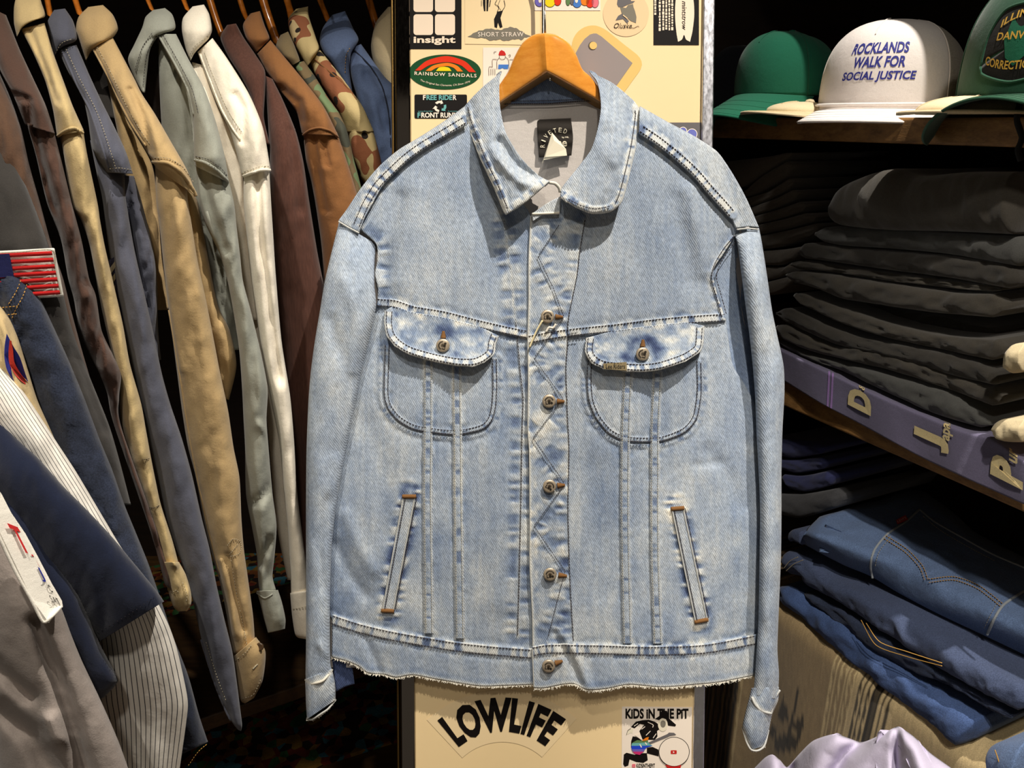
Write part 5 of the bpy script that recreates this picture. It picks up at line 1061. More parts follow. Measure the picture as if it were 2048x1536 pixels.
gst([(46, 548), (34, 580), (16, 610)], g, o, 'thread_gold', 7, 4.5, 1.8); gst([(56, 562), (46, 592), (30, 622), (22, 642)], g, o, 'thread_gold', 7, 4.5, 1.8); gst([(4, 615), (38, 612)], g, o, 'thread_gold', 7, 4.5, 1.8); gst([(8, 630), (34, 628)], g, o, 'thread_gold', 7, 4.5, 1.8)
gst([(376, 1532), (396, 1504), (414, 1488)], g, o, 'thread_gold', 6, 4, 1.2)
# khaki uniform shirt with badge
s = shirt('khaki_shirt', 'khaki uniform shirt with a red and blue curved badge at the left edge', 0.625, 60, 900)
o, g = gtube('sleeve', [(-80, 580, -4, 606, .65, .015), (-60, 636, 18, 634, .64, .024), (-50, 676, 36, 676, .632, .026), (-30, 744, 57, 744, .628, .028), (-10, 803, 76, 803, .625, .028), (10, 880, 110, 880, .625, .028), (40, 940, 130, 940, .625, .026)], mc['khaki_drill'], s, seed=351, n=70, wr=.003, folds=[([(4, 640), (16, 700), (40, 780)], 6, .005)])
bd = lambda k: (lambda x, y: PY(x, y, .598 - k + .012 * np.clip((A(x) - 20) / 35, 0, 1.3) ** 2))
p1 = resample([(14, 668), (10, 690), (9, 715), (14, 740), (26, 760), (44, 774), (58, 778)], 24); p2 = resample([(58, 768), (50, 745), (40, 715), (28, 695), (16, 672)], 24)
bg = mk('badge', bd(0)(np.r_[p1[:, 0], p2[:, 0]], np.r_[p1[:, 1], p2[:, 1]]), [list(range(48))], cloth('badge_blue', lin(44, 48, 140), .1, .3, 1500), s, smooth=False, solid=.0015); bg['label'] = 'blue badge with red curve'
q1 = resample([(19, 680), (17, 705), (19, 728), (32, 752), (54, 772)], 20); q2 = resample([(58, 768), (42, 748), (29, 725), (26, 700), (23, 682)], 20); poly('red_curve', np.vstack([q1, q2]), bd(.0012), cloth('badge_red', lin(206, 56, 40), .05, .3, 1500), bg)
# striped shirt
def stripemat():
    m, nt, b = newmat('pinstripe_cotton'); uvn = N(nt, 'ShaderNodeTexCoord').outputs['UV']; sp = N(nt, 'ShaderNodeSeparateXYZ'); nt.links.new(uvn, sp.inputs[0])
    fr_ = mathn(nt, 'FRACT', sp.outputs[0]); k = mathn(nt, 'LESS_THAN', fr_, 0.16)
    mx = N(nt, 'ShaderNodeMix', data_type='RGBA'); nt.links.new(k, mx.inputs[0]); mx.inputs[6].default_value = (*lin(238, 232, 220), 1); mx.inputs[7].default_value = (*lin(52, 50, 60), 1)
    nt.links.new(mx.outputs[2], b.inputs['Base Color']); b.inputs['Roughness'].default_value = .9; bumpn(nt, b, noise(nt, 50, 4, .6, ocoord(nt)), .25, .002); return m
s = shirt('striped_shirt', 'white pinstriped baseball shirt behind the navy tee', 0.60, 300, 1530)
gtube('sleeve', [(-120, 660, -10, 716, .62, .02), (-100, 740, 20, 752, .61, .026), (-80, 790, 48, 785, .605, .028), (-60, 831, 79, 831, .603, .03), (-20, 880, 112, 882, .60, .03), (10, 940, 150, 940, .60, .03), (50, 990, 180, 990, .60, .03), (80, 1044, 212, 1044, .60, .03), (110, 1097, 244, 1097, .60, .03), (140, 1140, 277, 1140, .60, .03), (170, 1212, 319, 1212, .60, .03), (180, 1259, 341, 1259, .60, .03), (185, 1306, 356, 1306, .60, .03), (190, 1397, 375, 1397, .60, .028), (200, 1447, 372, 1447, .60, .027), (215, 1560, 356, 1560, .60, .026)], stripemat(), s, seed=361, n=150, m=60, wr=.002, uvk=17.0)
# navy tee
s = thing('navy_tee', 'plain navy blue short sleeved tee in front of the pinstriped shirt', 'tee', PY(210, 1395, .56), G)
o, g = gtube('sleeve', [(-140, 900, -30, 800, .60, .02), (-70, 975, 31, 874, .58, .030), (-10, 1045, 78, 918, .572, .034), (40, 1110, 125, 971, .568, .034), (90, 1165, 172, 1018, .565, .034), (130, 1212, 219, 1068, .565, .032), (163, 1246, 266, 1124, .565, .031), (188, 1274, 312, 1180, .565, .029), (198, 1284, 328, 1203, .565, .026)], mc['navy'], s, seed=371, n=90, m=50, wr=.002)
gst([(186, 1268), (230, 1245), (275, 1218), (314, 1188)], g, o, 'thread_dark', 9, 2)
gtube('body', [(-120, 900, 0, 930, .575, .02), (-70, 1000, 60, 1030, .56, .024), (-20, 1080, 110, 1110, .555, .026), (30, 1180, 160, 1192, .55, .026), (80, 1270, 200, 1288, .55, .026), (130, 1340, 234, 1353, .55, .024), (170, 1385, 231, 1370, .55, .02), (198, 1398, 208, 1395, .55, .01)], mc['navy'], s, seed=372, n=70, wr=.002)
# taupe with lettered patch
s = shirt('taupe_shirt', 'taupe grey work shirt with a white lettered patch in the near corner', 0.51, 150, 1536)
o, g = gtube('sleeve', [(-140, 930, -8, 975, .53, .015), (-120, 1040, 30, 1062, .52, .024), (-100, 1120, 70, 1132, .515, .027), (-80, 1180, 102, 1182, .512, .029), (-60, 1215, 123, 1217, .51, .030), (-50, 1268, 142, 1268, .51, .031), (-40, 1322, 164, 1322, .51, .031), (-30, 1387, 195, 1387, .51, .031), (-20, 1440, 219, 1440, .51, .031), (-10, 1493, 241, 1493, .51, .031), (0, 1570, 268, 1570, .51, .030)], mc['taupe'], s, seed=381, n=120, m=60, wr=.002, folds=[([(72, 1243), (94, 1306), (125, 1384), (150, 1462), (168, 1540)], 12, -.020), ([(-10, 1330), (30, 1370), (60, 1395)], 16, -.012), ([(0, 1420), (60, 1470), (100, 1540)], 22, -.014), ([(100, 1440), (115, 1480)], 14, .010)])
wp = [(-20, 960), (0, 988), (19, 1025), (47, 1066), (72, 1112), (100, 1166), (120, 1200), (122, 1212), (94, 1244), (84, 1240), (62, 1200), (31, 1144), (0, 1075), (-20, 1030)]
wf = lambda k: (lambda x, y: PY(x, y, .474 - k + .016 * np.clip((A(x) - A(y) * .52 + 560) / 60, 0, 1) ** 2))
wpp = A(wp); wpo = mk('lettered_patch', wf(0)(wpp[:, 0], wpp[:, 1]), [list(range(len(wp)))], mw, s, smooth=False, solid=.003); wpo['label'] = 'white embroidered patch with red letters'
P = resample([(-6, 1062), (31, 1140), (62, 1196), (84, 1238), (94, 1242), (121, 1213)], 60); wire('patch_border', wf(.001)(P[:, 0], P[:, 1]), .0016, mw, wpo, 6)
tf = lambda x0, y0, sx, sy: (lambda u, v: (x0 + u * sx * .88 + (1 - v) * sy * .46, y0 + u * sx * .34 + (1 - v) * sy * .9))
letters('lettering', 'T', tf(14, 1046, 26, 62), wf(.0025), mr, wpo, bold=.02); letters('lettering', 'T', tf(62, 1108, 14, 26), wf(.0025), mr, wpo, bold=.02)
letters('lettering', 'J', tf(70, 1132, 10, 34), wf(.0025), M['patchblue'], wpo); letters('lettering', 'CU', tf(93, 1168, 15, 16), wf(.0025), M['ink'], wpo); letters('lettering', 'SAT', tf(97, 1190, 22, 16), wf(.0025), M['ink'], wpo)

# upper halves of the near garments, beyond the picture edge: shoulder, collar and hanger on a sloping arm
HK = []
def upper(par, mat, lx, ly, rx, ry, Y, th, seed):
    gtube('shoulder', [(lx - 165, ly - 285, rx - 165, ry - 300, Y + .12, .016), (lx - 120, ly - 215, rx - 128, ry - 215, Y + .09, .030), (lx - 70, ly - 120, rx - 72, ry - 122, Y + .045, .034), (lx - 5, ly, rx - 4, ry, Y, th)], mat, par, n=60, seed=seed, wr=.003)
    gtube('collar', [(lx - 160, ly - 345, rx - 185, ry - 350, Y + .135, .016), (lx - 180, ly - 310, rx - 168, ry - 318, Y + .125, .030), (lx - 172, ly - 265, rx - 160, ry - 275, Y + .115, .026)], mat, par, n=30, seed=seed + 1, wr=.002)
    gtube('far_sleeve', [(lx - 260, ly - 240, rx - 215, ry - 250, Y + .22, .03), (lx - 200, ly + 60, rx - 150, ry + 60, Y + .22, .03), (lx - 120, ly + 380, rx - 60, ry + 380, Y + .2, .025)], mat, par, n=50, seed=seed + 2)
    HK.append(PY((lx + rx) / 2 - 172, (ly + ry) / 2 - 352, Y + .13))
for nm, mat, st_, sd in (('brown_shirt.002', 'brown', (-60, 100, -6, 135, .84, .02), 500), ('charcoal_jacket', 'charcoal', (-80, 200, -10, 240, .78, .02), 510), ('denim_jacket.001', 'indigo', (-80, 470, -6, 500, .70, .02), 520), ('khaki_shirt.001', 'khaki_drill', (-80, 580, -4, 606, .65, .015), 530),
                        ('striped_shirt', 'white', (-120, 660, -10, 716, .62, .02), 540), ('navy_tee', 'navy', (-140, 900, -30, 800, .60, .02), 550), ('taupe_shirt', 'taupe', (-140, 930, -8, 975, .53, .015), 560)):
    upper(bpy.data.objects[nm], mc[mat], *st_, sd)
wa = thing('rack_arm', 'sloping steel rack arm carrying the nearest garments', 'rack arm', HK[-1] + A([0, 0, .05]))
wire('arm', resample(np.vstack([HK[0] + A([-.02, .02, .09])] + [h_ + A([0, 0, .06]) for h_ in HK[1:]] + [HK[-1] + (HK[-1] - HK[-3]) * .5 + A([0, 0, .07])]), 40), .008, M['steel'], wa, 10)
for h_ in HK: wire('hook', np.vstack([h_ - A([0, 0, .02]), h_ + A([0, 0, .02]), h_ + A([0, 0, .066])]), .002, M['steel'], wa, 6)

# ------------------------------------------------------------------ rail, rack hangers and the low shelf under the shirts
rl = thing('clothes_rail', 'dark steel clothes rail carrying the packed shirts', 'clothes rail', PY(300, -90, 1.04))
PR = np.vstack([PY(-700, -95, .86), PY(-100, -95, .98), PY(700, -95, 1.26), PY(900, -95, 1.30)]); wire('rail', resample(PR, 40), .012, M['steel'], rl, 12)
hl = [([(90, -40), (94, -6), (101, 34)], .99, 12, 'tan shirt'), ([(143, -40), (149, -6), (161, 32)], 1.0, 13, 'slate shirt'), ([(284, -40), (294, -4), (305, 22)], 1.08, 11, 'sage shirt'), ([(360, -40), (366, -4), (376, 22)], 1.12, 11, 'white shirt'),
      ([(408, -40), (420, 0), (432, 38), (447, 78)], 1.23, 15, 'maroon shirt'), ([(468, -40), (480, 0), (489, 28), (498, 46)], 1.27, 12, 'rust brown shirt'), ([(514, -40), (526, 0), (538, 38), (556, 90)], 1.27, 17, 'woodland camouflage shirt'), ([(566, -40), (574, 0), (580, 20), (584, 40)], 1.32, 14, 'desert camouflage shirt'), ([(630, -40), (640, 0), (648, 20), (658, 46)], 1.40, 13, 'washed denim shirt'), ([(728, -40), (738, 0), (746, 28), (756, 62)], 1.42, 15, 'cream shirt')]
for P, Y, wdp, who in hl:
    h = thing('shirt_hanger', 'amber wooden hanger arm rising from the collar of the ' + who, 'hanger', PY(P[-1][0], P[-1][1], Y), 'wooden hangers on the clothes rail')
    p = A(P); stn = [(x - wdp * .6, y - 4, x + wdp * .6, y + 4, Y + .03 - .03 * i / (len(P) - 1), .010) for i, (x, y) in enumerate(P)]
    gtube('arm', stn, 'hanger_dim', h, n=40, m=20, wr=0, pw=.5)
    top = PY(P[0][0], -42, Y + .03); rz = PY(P[0][0], -95, np.interp(P[0][0], [-100, 700], [.98, 1.26])); wire('hook', resample(np.vstack([top, (top + rz) / 2 + A([.006, 0, 0]), rz + A([0, 0, .014])]), 14), .002, M['steel'], h, 6)
# low shelf plank
a, b = PZ(330, 1462, .45), PZ(640, 1357, .45); e = b - a; e /= np.linalg.norm(e); nn = np.array([-e[1], e[0], 0])
o = thing('low_shelf', 'dark wooden shelf plank below the hanging shirts', 'shelf', a)
box('plank', a - e * .8 - A([0, 0, .035]), e * 2.2, nn * .4, A([0, 0, .035]), M['shelf_dark'] if 'shelf_dark' in M else wood('dark_shelf_plank', lin(40, 28, 16), lin(84, 60, 34), (4, 30, 30), .5), o)
for q in (-.7, .95): box('support', a + e * q + nn * .1 - A([0, 0, a[2]]), e * .05, nn * .05, A([0, 0, a[2] - .036]), M['dark_wall'], o)

# ------------------------------------------------------------------ right-hand shelving
def proj(P):
    q = A(P) - CAM0; z = q @ FWV; return CX + FPX * q[..., 0] / z, CY - FPX * (q @ UPV) / z
ZV = np.array([0, 0, 1.0])
def front(px, py, z=None):
    p = PS(px, py); return p if z is None else np.array([p[0], p[1], z])
FAR = front(1330, 240, 0.0)                     # far end of the shelf front on the floor
LEN = 1.25
su = thing('shelf_unit', 'dark wooden shelf unit holding caps, tees and jeans', 'shelf unit', FAR)
tag(box('plank', FAR + ZV * 1.572, SU * LEN, SV * .42, ZV * .030, M['shelf_wood'], su), 'worn plank under the caps')
box('plank', FAR + ZV * 1.225, SU * LEN, SV * .42, ZV * .020, M['shelf_wood'], su)
box('shelf_lip', FAR + ZV * 1.186 + SV * .004, SU * LEN, SV * .022, ZV * .038, M['shelf_wood'], su)
box('plank', FAR + ZV * 1.97 + SV * .02, SU * LEN, SV * .40, ZV * .03, M['dark_wall'], su)
box('back_panel', FAR + SV * .43, SU * LEN, SV * .02, ZV * 2.3, M['dark_wall'], su)
box('side_panel', FAR - SU * .03, SU * .03, SV * .45, ZV * 2.3, M['dark_wall'], su)
box('side_panel', FAR + SU * LEN, SU * .03, SV * .45, ZV * 2.3, M['dark_wall'], su)
box('bench', FAR + ZV * .0 + SV * .02, SU * LEN, SV * .40, ZV * .855, M['dark_wall'], su)

# caps
def cap(name, label, loc, ang, a, b, h, mf, mb, brim, droop, btilt=0.0, squash=2.5, mbrim=None, seed=1, kink=0.0):
    t = thing(name, label, 'baseball cap', loc, 'caps on the plank')
    ca, sa = math.cos(ang), math.sin(ang); loc = A(loc)
    def w3(x, y, z): return np.stack([loc[0] + x * ca - y * sa, loc[1] + x * sa + y * ca, loc[2] + z], -1)
    def crown(ph, ps, k=0.0):
        ph, ps = np.broadcast_arrays(A(ph), A(ps))
        fr_ = np.clip(np.cos(ph), 0, 1) ** .5
        p = squash + 0.5 * fr_
        r = np.clip(1 - ps ** p, 0, 1) ** (1 / p)
        z = h * ps * (1 + 0.05 * fr_)
        return w3((a + k) * r * np.cos(ph) + .010 * ps * fr_, (b + k) * r * np.sin(ph), z + k * ps)
    pf = np.linspace(-1.15, 1.15, 60); pb = np.linspace(1.15, 2 * np.pi - 1.15, 70); ps = np.linspace(0, 1, 40) ** .8
    n1 = 0.0008 * (fbm(np.linspace(0, 6, 60)[None] + 0 * ps[:, None], ps[:, None] * 4, 2, seed) - .5)
    grid('front_panel', crown(pf[None, :] , ps[::-1, None]), mf, t, solid=.0015)
    grid('back_panel', crown(pb[None, :], ps[::-1, None]), mb, t, solid=.0015)
    P = w3(0, 0, h * 1.03)
    aa = np.linspace(0, 2 * np.pi, 12, endpoint=False); grid('top_button', np.array([[P + A([r * math.cos(q), r * math.sin(q), z]) for q in aa] for r, z in ((.001, .004), (.005, .003), (.007, 0.0), (.006, -.003))]), mb, t, wv=True, cap=True)
    for q in (-1.15, 1.15, 0.0):
        wire('seam', crown(np.full(30, q), np.linspace(.03 if q else .80, .99, 30), .0004), .0008, mf, t, 6)
    u = np.linspace(-1.28, 1.28, 70)[None]; v = np.linspace(0, 1, 24)[:, None]
    x = a * np.cos(u) * .99 + v * brim * (np.cos(u) ** .55) ; y = b * np.sin(u) * (1 + .10 * v)
    z = .004 - droop * (y / b) ** 2 * (.3 + .7 * v) - btilt * v
    br = grid('brim', w3(x, y, z), mbrim or mf, t, solid=.003)
    for k in (.35, .55, .75, .93):
        xx = a * np.cos(u[0]) * .99 + k * brim * (np.cos(u[0]) ** .55); yy = b * np.sin(u[0]) * (1 + .10 * k); zz = .0046 - droop * (yy / b) ** 2 * (.3 + .7 * k) - btilt * k
        wire('brim_stitching', w3(xx, yy, zz - .0004), .0003, mbrim or mf, br, 4)
    return t, crown, w3
zs = 1.603
def on_shelf(px, off, z=zs):
    # point on the plank: along the front at pixel column px, pushed in
    p = PS(px, 235, off); return np.array([p[0], p[1], z])
mg = cloth('green_cap_cotton', lin(28, 98, 74), .12, .25, 1200); mw2 = cloth('white_cap_foam', lin(236, 228, 222), .02, .1, 900); mgm = cloth('grey_cap_mesh', lin(150, 142, 128), .05, .5, 700); mdg = cloth('dark_green_twill', lin(40, 78, 58), .1, .3, 1000); mcr = cloth('cream_cap_cotton', lin(222, 204, 166), .06, .2, 1000); mnv = cloth('black_cap_cotton', lin(24, 26, 32), .1, .2, 900)
cap('black_baseball_hat', 'black cap in the dark behind the green cap', on_shelf(1490, .17), math.radians(190), .085, .078, .115, mnv, mnv, .06, .02, .0, 2.4, seed=3)
cap('cream_hat', 'cream cap lying flat under the green cap brim', on_shelf(1616, .050, zs + .004), math.radians(205), .062, .055, .016, mcr, mcr, .05, .006, .0, 2.0, seed=5)
cap('green_hat', 'bright green cotton cap beside the chrome board edge', on_shelf(1566, .085, zs + .030), math.radians(212), .080, .074, .088, mg, mg, .078, .018, .030, 2.4, seed=7)
t, crown, w3 = cap('trucker_hat', 'white foam trucker cap with blue lettering on the shelf', on_shelf(1776, .098, zs + .007), math.radians(226), .096, .089, .107, mw2, mgm, .070, .003, .015, 2.7, seed=9)
mblue = plain('navy_cap_print', lin(48, 52, 140), .7)
for s_, z0, z1, wd in (('ROCKLANDS', .062, .074, .078), ('WALK FOR', .047, .059, .066), ('SOCIAL JUSTICE', .031, .043, .096)):
    V2, F2 = text2d(s_, bold=.03, shear=.18); wh = V2.max(0); x = (V2[:, 0] / wh[0] - .5) * wd + (.004 if z0 < .05 else .002); zz = z0 + V2[:, 1] / wh[1] * (z1 - z0)
    mk('lettering', crown(x / .094 + .10, zz / .104, .0005), F2, mblue, t, smooth=False)
uu = np.linspace(-1.2, 1.2, 60); wire('cord', w3(.099 * np.cos(uu) * 1.02, .091 * np.sin(uu) * 1.02, np.full(60, .008)), .0018, mw2, t, 6)
cap('cream_hat', 'flat cream cap brim lying under the dark green cap', on_shelf(1985, .045, zs + .002), math.radians(222), .085, .078, .02, mcr, mcr, .055, .002, .0, 2.0, seed=11)
t, crown, w3 = cap('patch_hat', 'dark green cap with a black and gold embroidered patch', on_shelf(2086, .085, zs + .018), math.radians(222), .095, .088, .125, mdg, mdg, .092, .044, .004, 2.6, seed=13)
mbk = cloth('patch_black', lin(20, 18, 16), .1, .3, 1500); mgold = cloth('patch_gold', lin(204, 160, 64), .1, .2, 1500); mgr2 = cloth('patch_green', lin(20, 92, 66), .1, .2, 1500)
ph0 = -.12
cp = lambda k: (lambda x, z: crown(A(x) * .82 / .092 + ph0, ((A(z) - .062) * .80 + .040) / .125, k * .35))
pt_ = resample([(-.046, .050), (-.040, .040), (0, .030), (.040, .040), (.046, .050), (.044, .085), (.030, .112), (0, .118), (-.030, .112), (-.044, .085), (-.046, .050)], 60)[:-1]
uu, vv = np.meshgrid(np.linspace(0, 1, 14), np.arange(60)); cen = A([0, .075]); gx = cen[0] + (pt_[:, 0] - cen[0])[:, None] * np.linspace(0.02, 1, 14)[None]; gz = cen[1] + (pt_[:, 1] - cen[1])[:, None] * np.linspace(0.02, 1, 14)[None]
Vp = cp(.0024)(gx, gz); pc = mk('cap_patch', Vp.reshape(-1, 3), gfaces(60, 14, True, False), mbk, t); pc['label'] = 'black shield patch with gold letters'
wire('patch_border', np.vstack([cp(.004)(pt_[:, 0], pt_[:, 1]), cp(.004)(pt_[:1, 0], pt_[:1, 1])]), .0014, mdg, pc, 6)
st_ = A([(-.014, .100), (.014, .100), (.018, .080), (.012, .060), (0, .048), (-.012, .058), (-.018, .078)]); gx = st_[:, 0][:, None] * np.linspace(.02, 1, 6)[None]; gz = .075 + (st_[:, 1] - .075)[:, None] * np.linspace(.02, 1, 6)[None]
mk('state_shape', cp(.0034)(gx, gz).reshape(-1, 3), gfaces(7, 6, True, False), mgr2, pc)
for s_, z0, hh, wd, bow in (('ILLINOIS', .102, .009, .056, -.010), ('DANVILLE', .078, .009, .058, 0.0), ('CORRECTIONAL', .044, .010, .078, .008)):
    V2, F2 = text2d(s_, bold=.02); wh = V2.max(0); x = (V2[:, 0] / wh[0] - .5) * wd; zz = z0 + V2[:, 1] / wh[1] * hh + bow * (2 * x / wd) ** 2
    mk('lettering', cp(.0042)(x, zz), F2, mgold, pc, smooth=False)
P = np.vstack([PS(2040, 205, -.01), PS(2034, 240, -.012), PS(2044, 275, -.010), PS(2036, 300, -.012), PS(2042, 322, -.010)]); o = wire('cord', resample(P, 40), .003, plain('black_cord', lin(16, 15, 14), .9), None, 8); tag(o, 'short black cord dangling over the plank edge by the patch cap', 'cord')

# folded clothes
def folded(name, T, Bt, mat, parent=None, off=0.0, depth=.24, n=90, wr=.004, seed=1, bulge=1.0, rows=13):
    """a folded garment: rounded front fold between two lines read on the shelf front, running back into the shelf"""
    t = resample(T, n); b = resample(Bt, n)
    pT, pB = PS(t[:, 0], t[:, 1], off), PS(b[:, 0], b[:, 1], off)
    mid = (pT + pB) / 2; hv = (pT - pB) / 2; hh = np.linalg.norm(hv, axis=1)
    fade = np.sqrt(np.clip(np.minimum(np.arange(n), np.arange(n)[::-1]) / 5.0, .12, 1))
    ring = []
    for k in np.linspace(0, np.pi, rows):
        nz = wr * (fbm(t[:, 0] / 30.0, np.full(n, k * 1.3) + seed, 3, seed) - .5) * 2
        ring.append(mid + hv * math.cos(k) * fade[:, None] - SV[None] * ((hh * bulge * .9 + nz) * math.sin(k) ** .8 * fade)[:, None])
    for f, s_ in ((-1, 1), (-1, .5), (1, .5)):
        pass
    for d, sg in ((depth * .4, -1), (depth, -1), (depth, 1), (depth * .4, 1)):
        ring.append(mid + hv * sg * .92 * fade[:, None] + SV[None] * d)
    V = np.stack(ring, 1)[:, ::-1]
    o = grid(name, V, mat, parent, wv=True, cap=True)
    return o
def sdz(path, D, name, mat, parent, r=.0006, n=60):
    P = resample(path, n); return wire(name, PS(P[:, 0], P[:, 1], -D), r, mat, parent, 5)
mt = [cloth('washed_black_cotton_%s' % k, lin(*c), .22, .3, 800, .95, .25) for k, c in (('warm', (66, 62, 55)), ('grey', (74, 74, 71)), ('soot', (56, 53, 48)))]
TEES = [([(1661, 412), (1689, 375), (1752, 347), (1799, 337), (1845, 352), (1939, 344), (2060, 343)], [(1661, 428), (1689, 450), (1783, 460), (1908, 463), (2060, 470)], 0, 'thick puffy black tee on top of the tall tee stack'),
        ([(1632, 458), (1680, 452), (1752, 458), (1877, 464), (2060, 474)], [(1630, 478), (1689, 491), (1783, 497), (1908, 509), (2060, 536)], 1, 'greyish black tee, second from the top of the tall tee stack'),
        ([(1597, 500), (1620, 486), (1720, 497), (1877, 510), (2002, 525), (2052, 542)], [(1595, 514), (1658, 522), (1783, 540), (1908, 556), (2040, 580)], 2, 'black tee, third from the top of the tall tee stack'),
        ([(1583, 520), (1658, 528), (1783, 547), (1939, 566), (2005, 571)], [(1583, 537), (1658, 543), (1783, 562), (1939, 580), (2005, 584)], 0, 'thin black tee, fourth from the top of the tall tee stack'),
        ([(1574, 541), (1658, 547), (1783, 566), (1908, 584), (2014, 588)], [(1574, 560), (1642, 578), (1689, 597), (1783, 612), (1877, 625), (2008, 636)], 0, 'black tee, fifth from the top of the tall tee stack'),
        ([(1642, 584), (1720, 604), (1814, 619), (1908, 637), (1996, 660)], [(1642, 592), (1720, 625), (1814, 650), (1908, 666), (1990, 674)], 2, 'black tee, sixth from the top of the tall tee stack'),
        ([(1592, 580), (1627, 594), (1689, 616), (1783, 647), (1877, 669), (1970, 678), (2020, 676)], [(1588, 600), (1627, 618), (1689, 647), (1783, 676), (1877, 696), (2006, 724)], 0, 'wavy black tee, fourth from the bottom of the tall tee stack'),
        ([(1549, 621), (1583, 617), (1627, 637), (1720, 672), (1814, 691), (1908, 709), (1990, 734)], [(1556, 633), (1627, 668), (1689, 692), (1783, 712), (1908, 749), (2014, 774)], 2, 'black tee, third from the bottom of the tall tee stack'),
        ([(1555, 640), (1595, 655), (1674, 693), (1720, 692), (1814, 714), (1908, 748), (2014, 780)], [(1555, 672), (1627, 702), (1689, 718), (1783, 740), (1908, 780), (2010, 818)], 0, 'black tee, second from the bottom of the tall tee stack'),
        ([(1558, 677), (1627, 711), (1720, 733), (1814, 758), (1908, 786), (1979, 832)], [(1561, 691), (1627, 721), (1689, 743), (1783, 786), (1877, 827), (1985, 860)], 1, 'bottom black tee of the tall stack, resting on the purple cloth')]
for i, (T, Bt, k, lab) in enumerate(TEES):
    o = folded('folded_tee', T, Bt, mt[k], None, .012 + (.05 if i == 5 else 0), .26, 110, .006, 400 + i)
    tag(o, lab, 'folded tee', 'black tees in the tall stack')
DARK = [([(1462, 322), (1500, 318), (1545, 312), (1585, 303)], [(1464, 376), (1497, 370), (1540, 342), (1586, 312)]), ([(1497, 378), (1530, 350), (1586, 318)], [(1500, 392), (1530, 380), (1587, 348)]), ([(1500, 395), (1540, 382), (1588, 352)], [(1505, 412), (1545, 397), (1590, 372)]),
        ([(1505, 414), (1550, 398), (1595, 376)], [(1512, 430), (1555, 415), (1600, 395)]), ([(1512, 432), (1560, 418), (1610, 400)], [(1516, 448), (1565, 436), (1615, 420)]), ([(1516, 450), (1570, 438), (1622, 424)], [(1520, 470), (1575, 458), (1640, 440)]),
        ([(1520, 472), (1580, 460), (1645, 444)], [(1524, 498), (1560, 494), (1632, 470)]), ([(1524, 502), (1575, 498), (1620, 490)], [(1530, 530), (1565, 530), (1600, 515)]), ([(1530, 534), (1570, 534), (1590, 522)], [(1535, 560), (1560, 555), (1580, 545)]), ([(1535, 564), (1560, 558), (1590, 550)], [(1540, 590), (1560, 582), (1590, 568)])]
mdk = cloth('dull_black_jersey', lin(98, 92, 84), .2, .3, 800, .95, .25)
ordn = ['topmost', 'second', 'third', 'fourth', 'fifth', 'sixth', 'seventh', 'eighth', 'ninth', 'lowest']
for i, (T, Bt) in enumerate(DARK):
    o = folded('folded_tee', [(x - 14, y + 3) for x, y in T[:1]] + T, [(x - 14, y + 3) for x, y in Bt[:1]] + Bt, mdk, None, .06, .2, 60, .004, 430 + i)
    tag(o, '%s dark tee of the shadowed stack beside the jacket sleeve' % ordn[i], 'folded tee', 'dark tees in the shadowed stack')
# purple cloth along the shelf lip
CT = [(1540, 684), (1561, 695), (1660, 741), (1740, 779), (1839, 821), (1929, 856), (1979, 868), (2018, 893), (2060, 922)]; CB = [(1540, 745), (1569, 762), (1640, 806), (1720, 848), (1839, 913), (1939, 960), (2060, 1014)]
mpur = cloth('faded_purple_canvas', lin(104, 99, 122), .12, .3, 900)
pcl = thing('printed_cloth', 'faded purple printed cloth draped along the shelf lip under the tees', 'cloth', PS(1800, 890))
tC, bC = resample(CT, 160), resample(CB, 160)
def clothf(s_, v, k=0.0):
    s_, v = np.broadcast_arrays(A(s_), A(v)); i = s_ * 159
    L = lambda P, c: np.interp(i, np.arange(160), P[:, c])
    x = L(bC, 0) * (1 - v) + L(tC, 0) * v; y = L(bC, 1) * (1 - v) + L(tC, 1) * v
    off = .030 * np.clip(v - .9, 0, 1) ** 2 * 60 - .008 + .003 * np.sin(s_ * 23) * (1 - v)
    return PS(x, y, off - k)
ss, vv = np.meshgrid(np.linspace(0, 1, 160), np.linspace(1, 0, 26)); Vc = clothf(ss, vv)
bk = Vc[:1] + SV * .09; grid('drape', np.concatenate([bk, Vc]), mpur, pcl, solid=.0025)
mlt = cloth('cream_print', lin(206, 188, 140), .08, .3, 900)
def cletter(s_, px0, px1, v0, v1, bold=.06):
    """letters turned a quarter: they read upward; tops point along the shelf away from the viewer"""
    V2, F2 = text2d(s_, bold=bold); wh = V2.max(0)
    xs = (bC[:, 0] + tC[:, 0]) / 2
    px = px1 + (px0 - px1) * V2[:, 1] / wh[1]; v = v0 + (v1 - v0) * V2[:, 0] / wh[0]
    s2 = np.interp(px, xs, np.linspace(0, 1, 160)); mk('lettering', clothf(s2, np.clip(v, 0, .985), .0022), F2, mlt, pcl, smooth=False)
cletter('D', 1696, 1742, .34, .86); cletter('J', 1828, 1898, .30, .62); cletter('apan', 1884, 1904, .60, 1.1, .03); cletter('&', 1716, 1728, .90, 1.05, .02); cletter('P', 1982, 2046, .28, .72); cletter('ure', 2016, 2034, .74, 1.15, .03)
for q in (1655, 1662):
    xs = (bC[:, 0] + tC[:, 0]) / 2; s2 = np.interp([q, q + 4], xs, np.linspace(0, 1, 160)); sg, vg = np.meshgrid(s2, np.linspace(.02, .98, 20)); grid('woven_stripe', clothf(sg, vg, .0012), cloth('violet_stripe', lin(150, 120, 176), .05, .2), pcl)
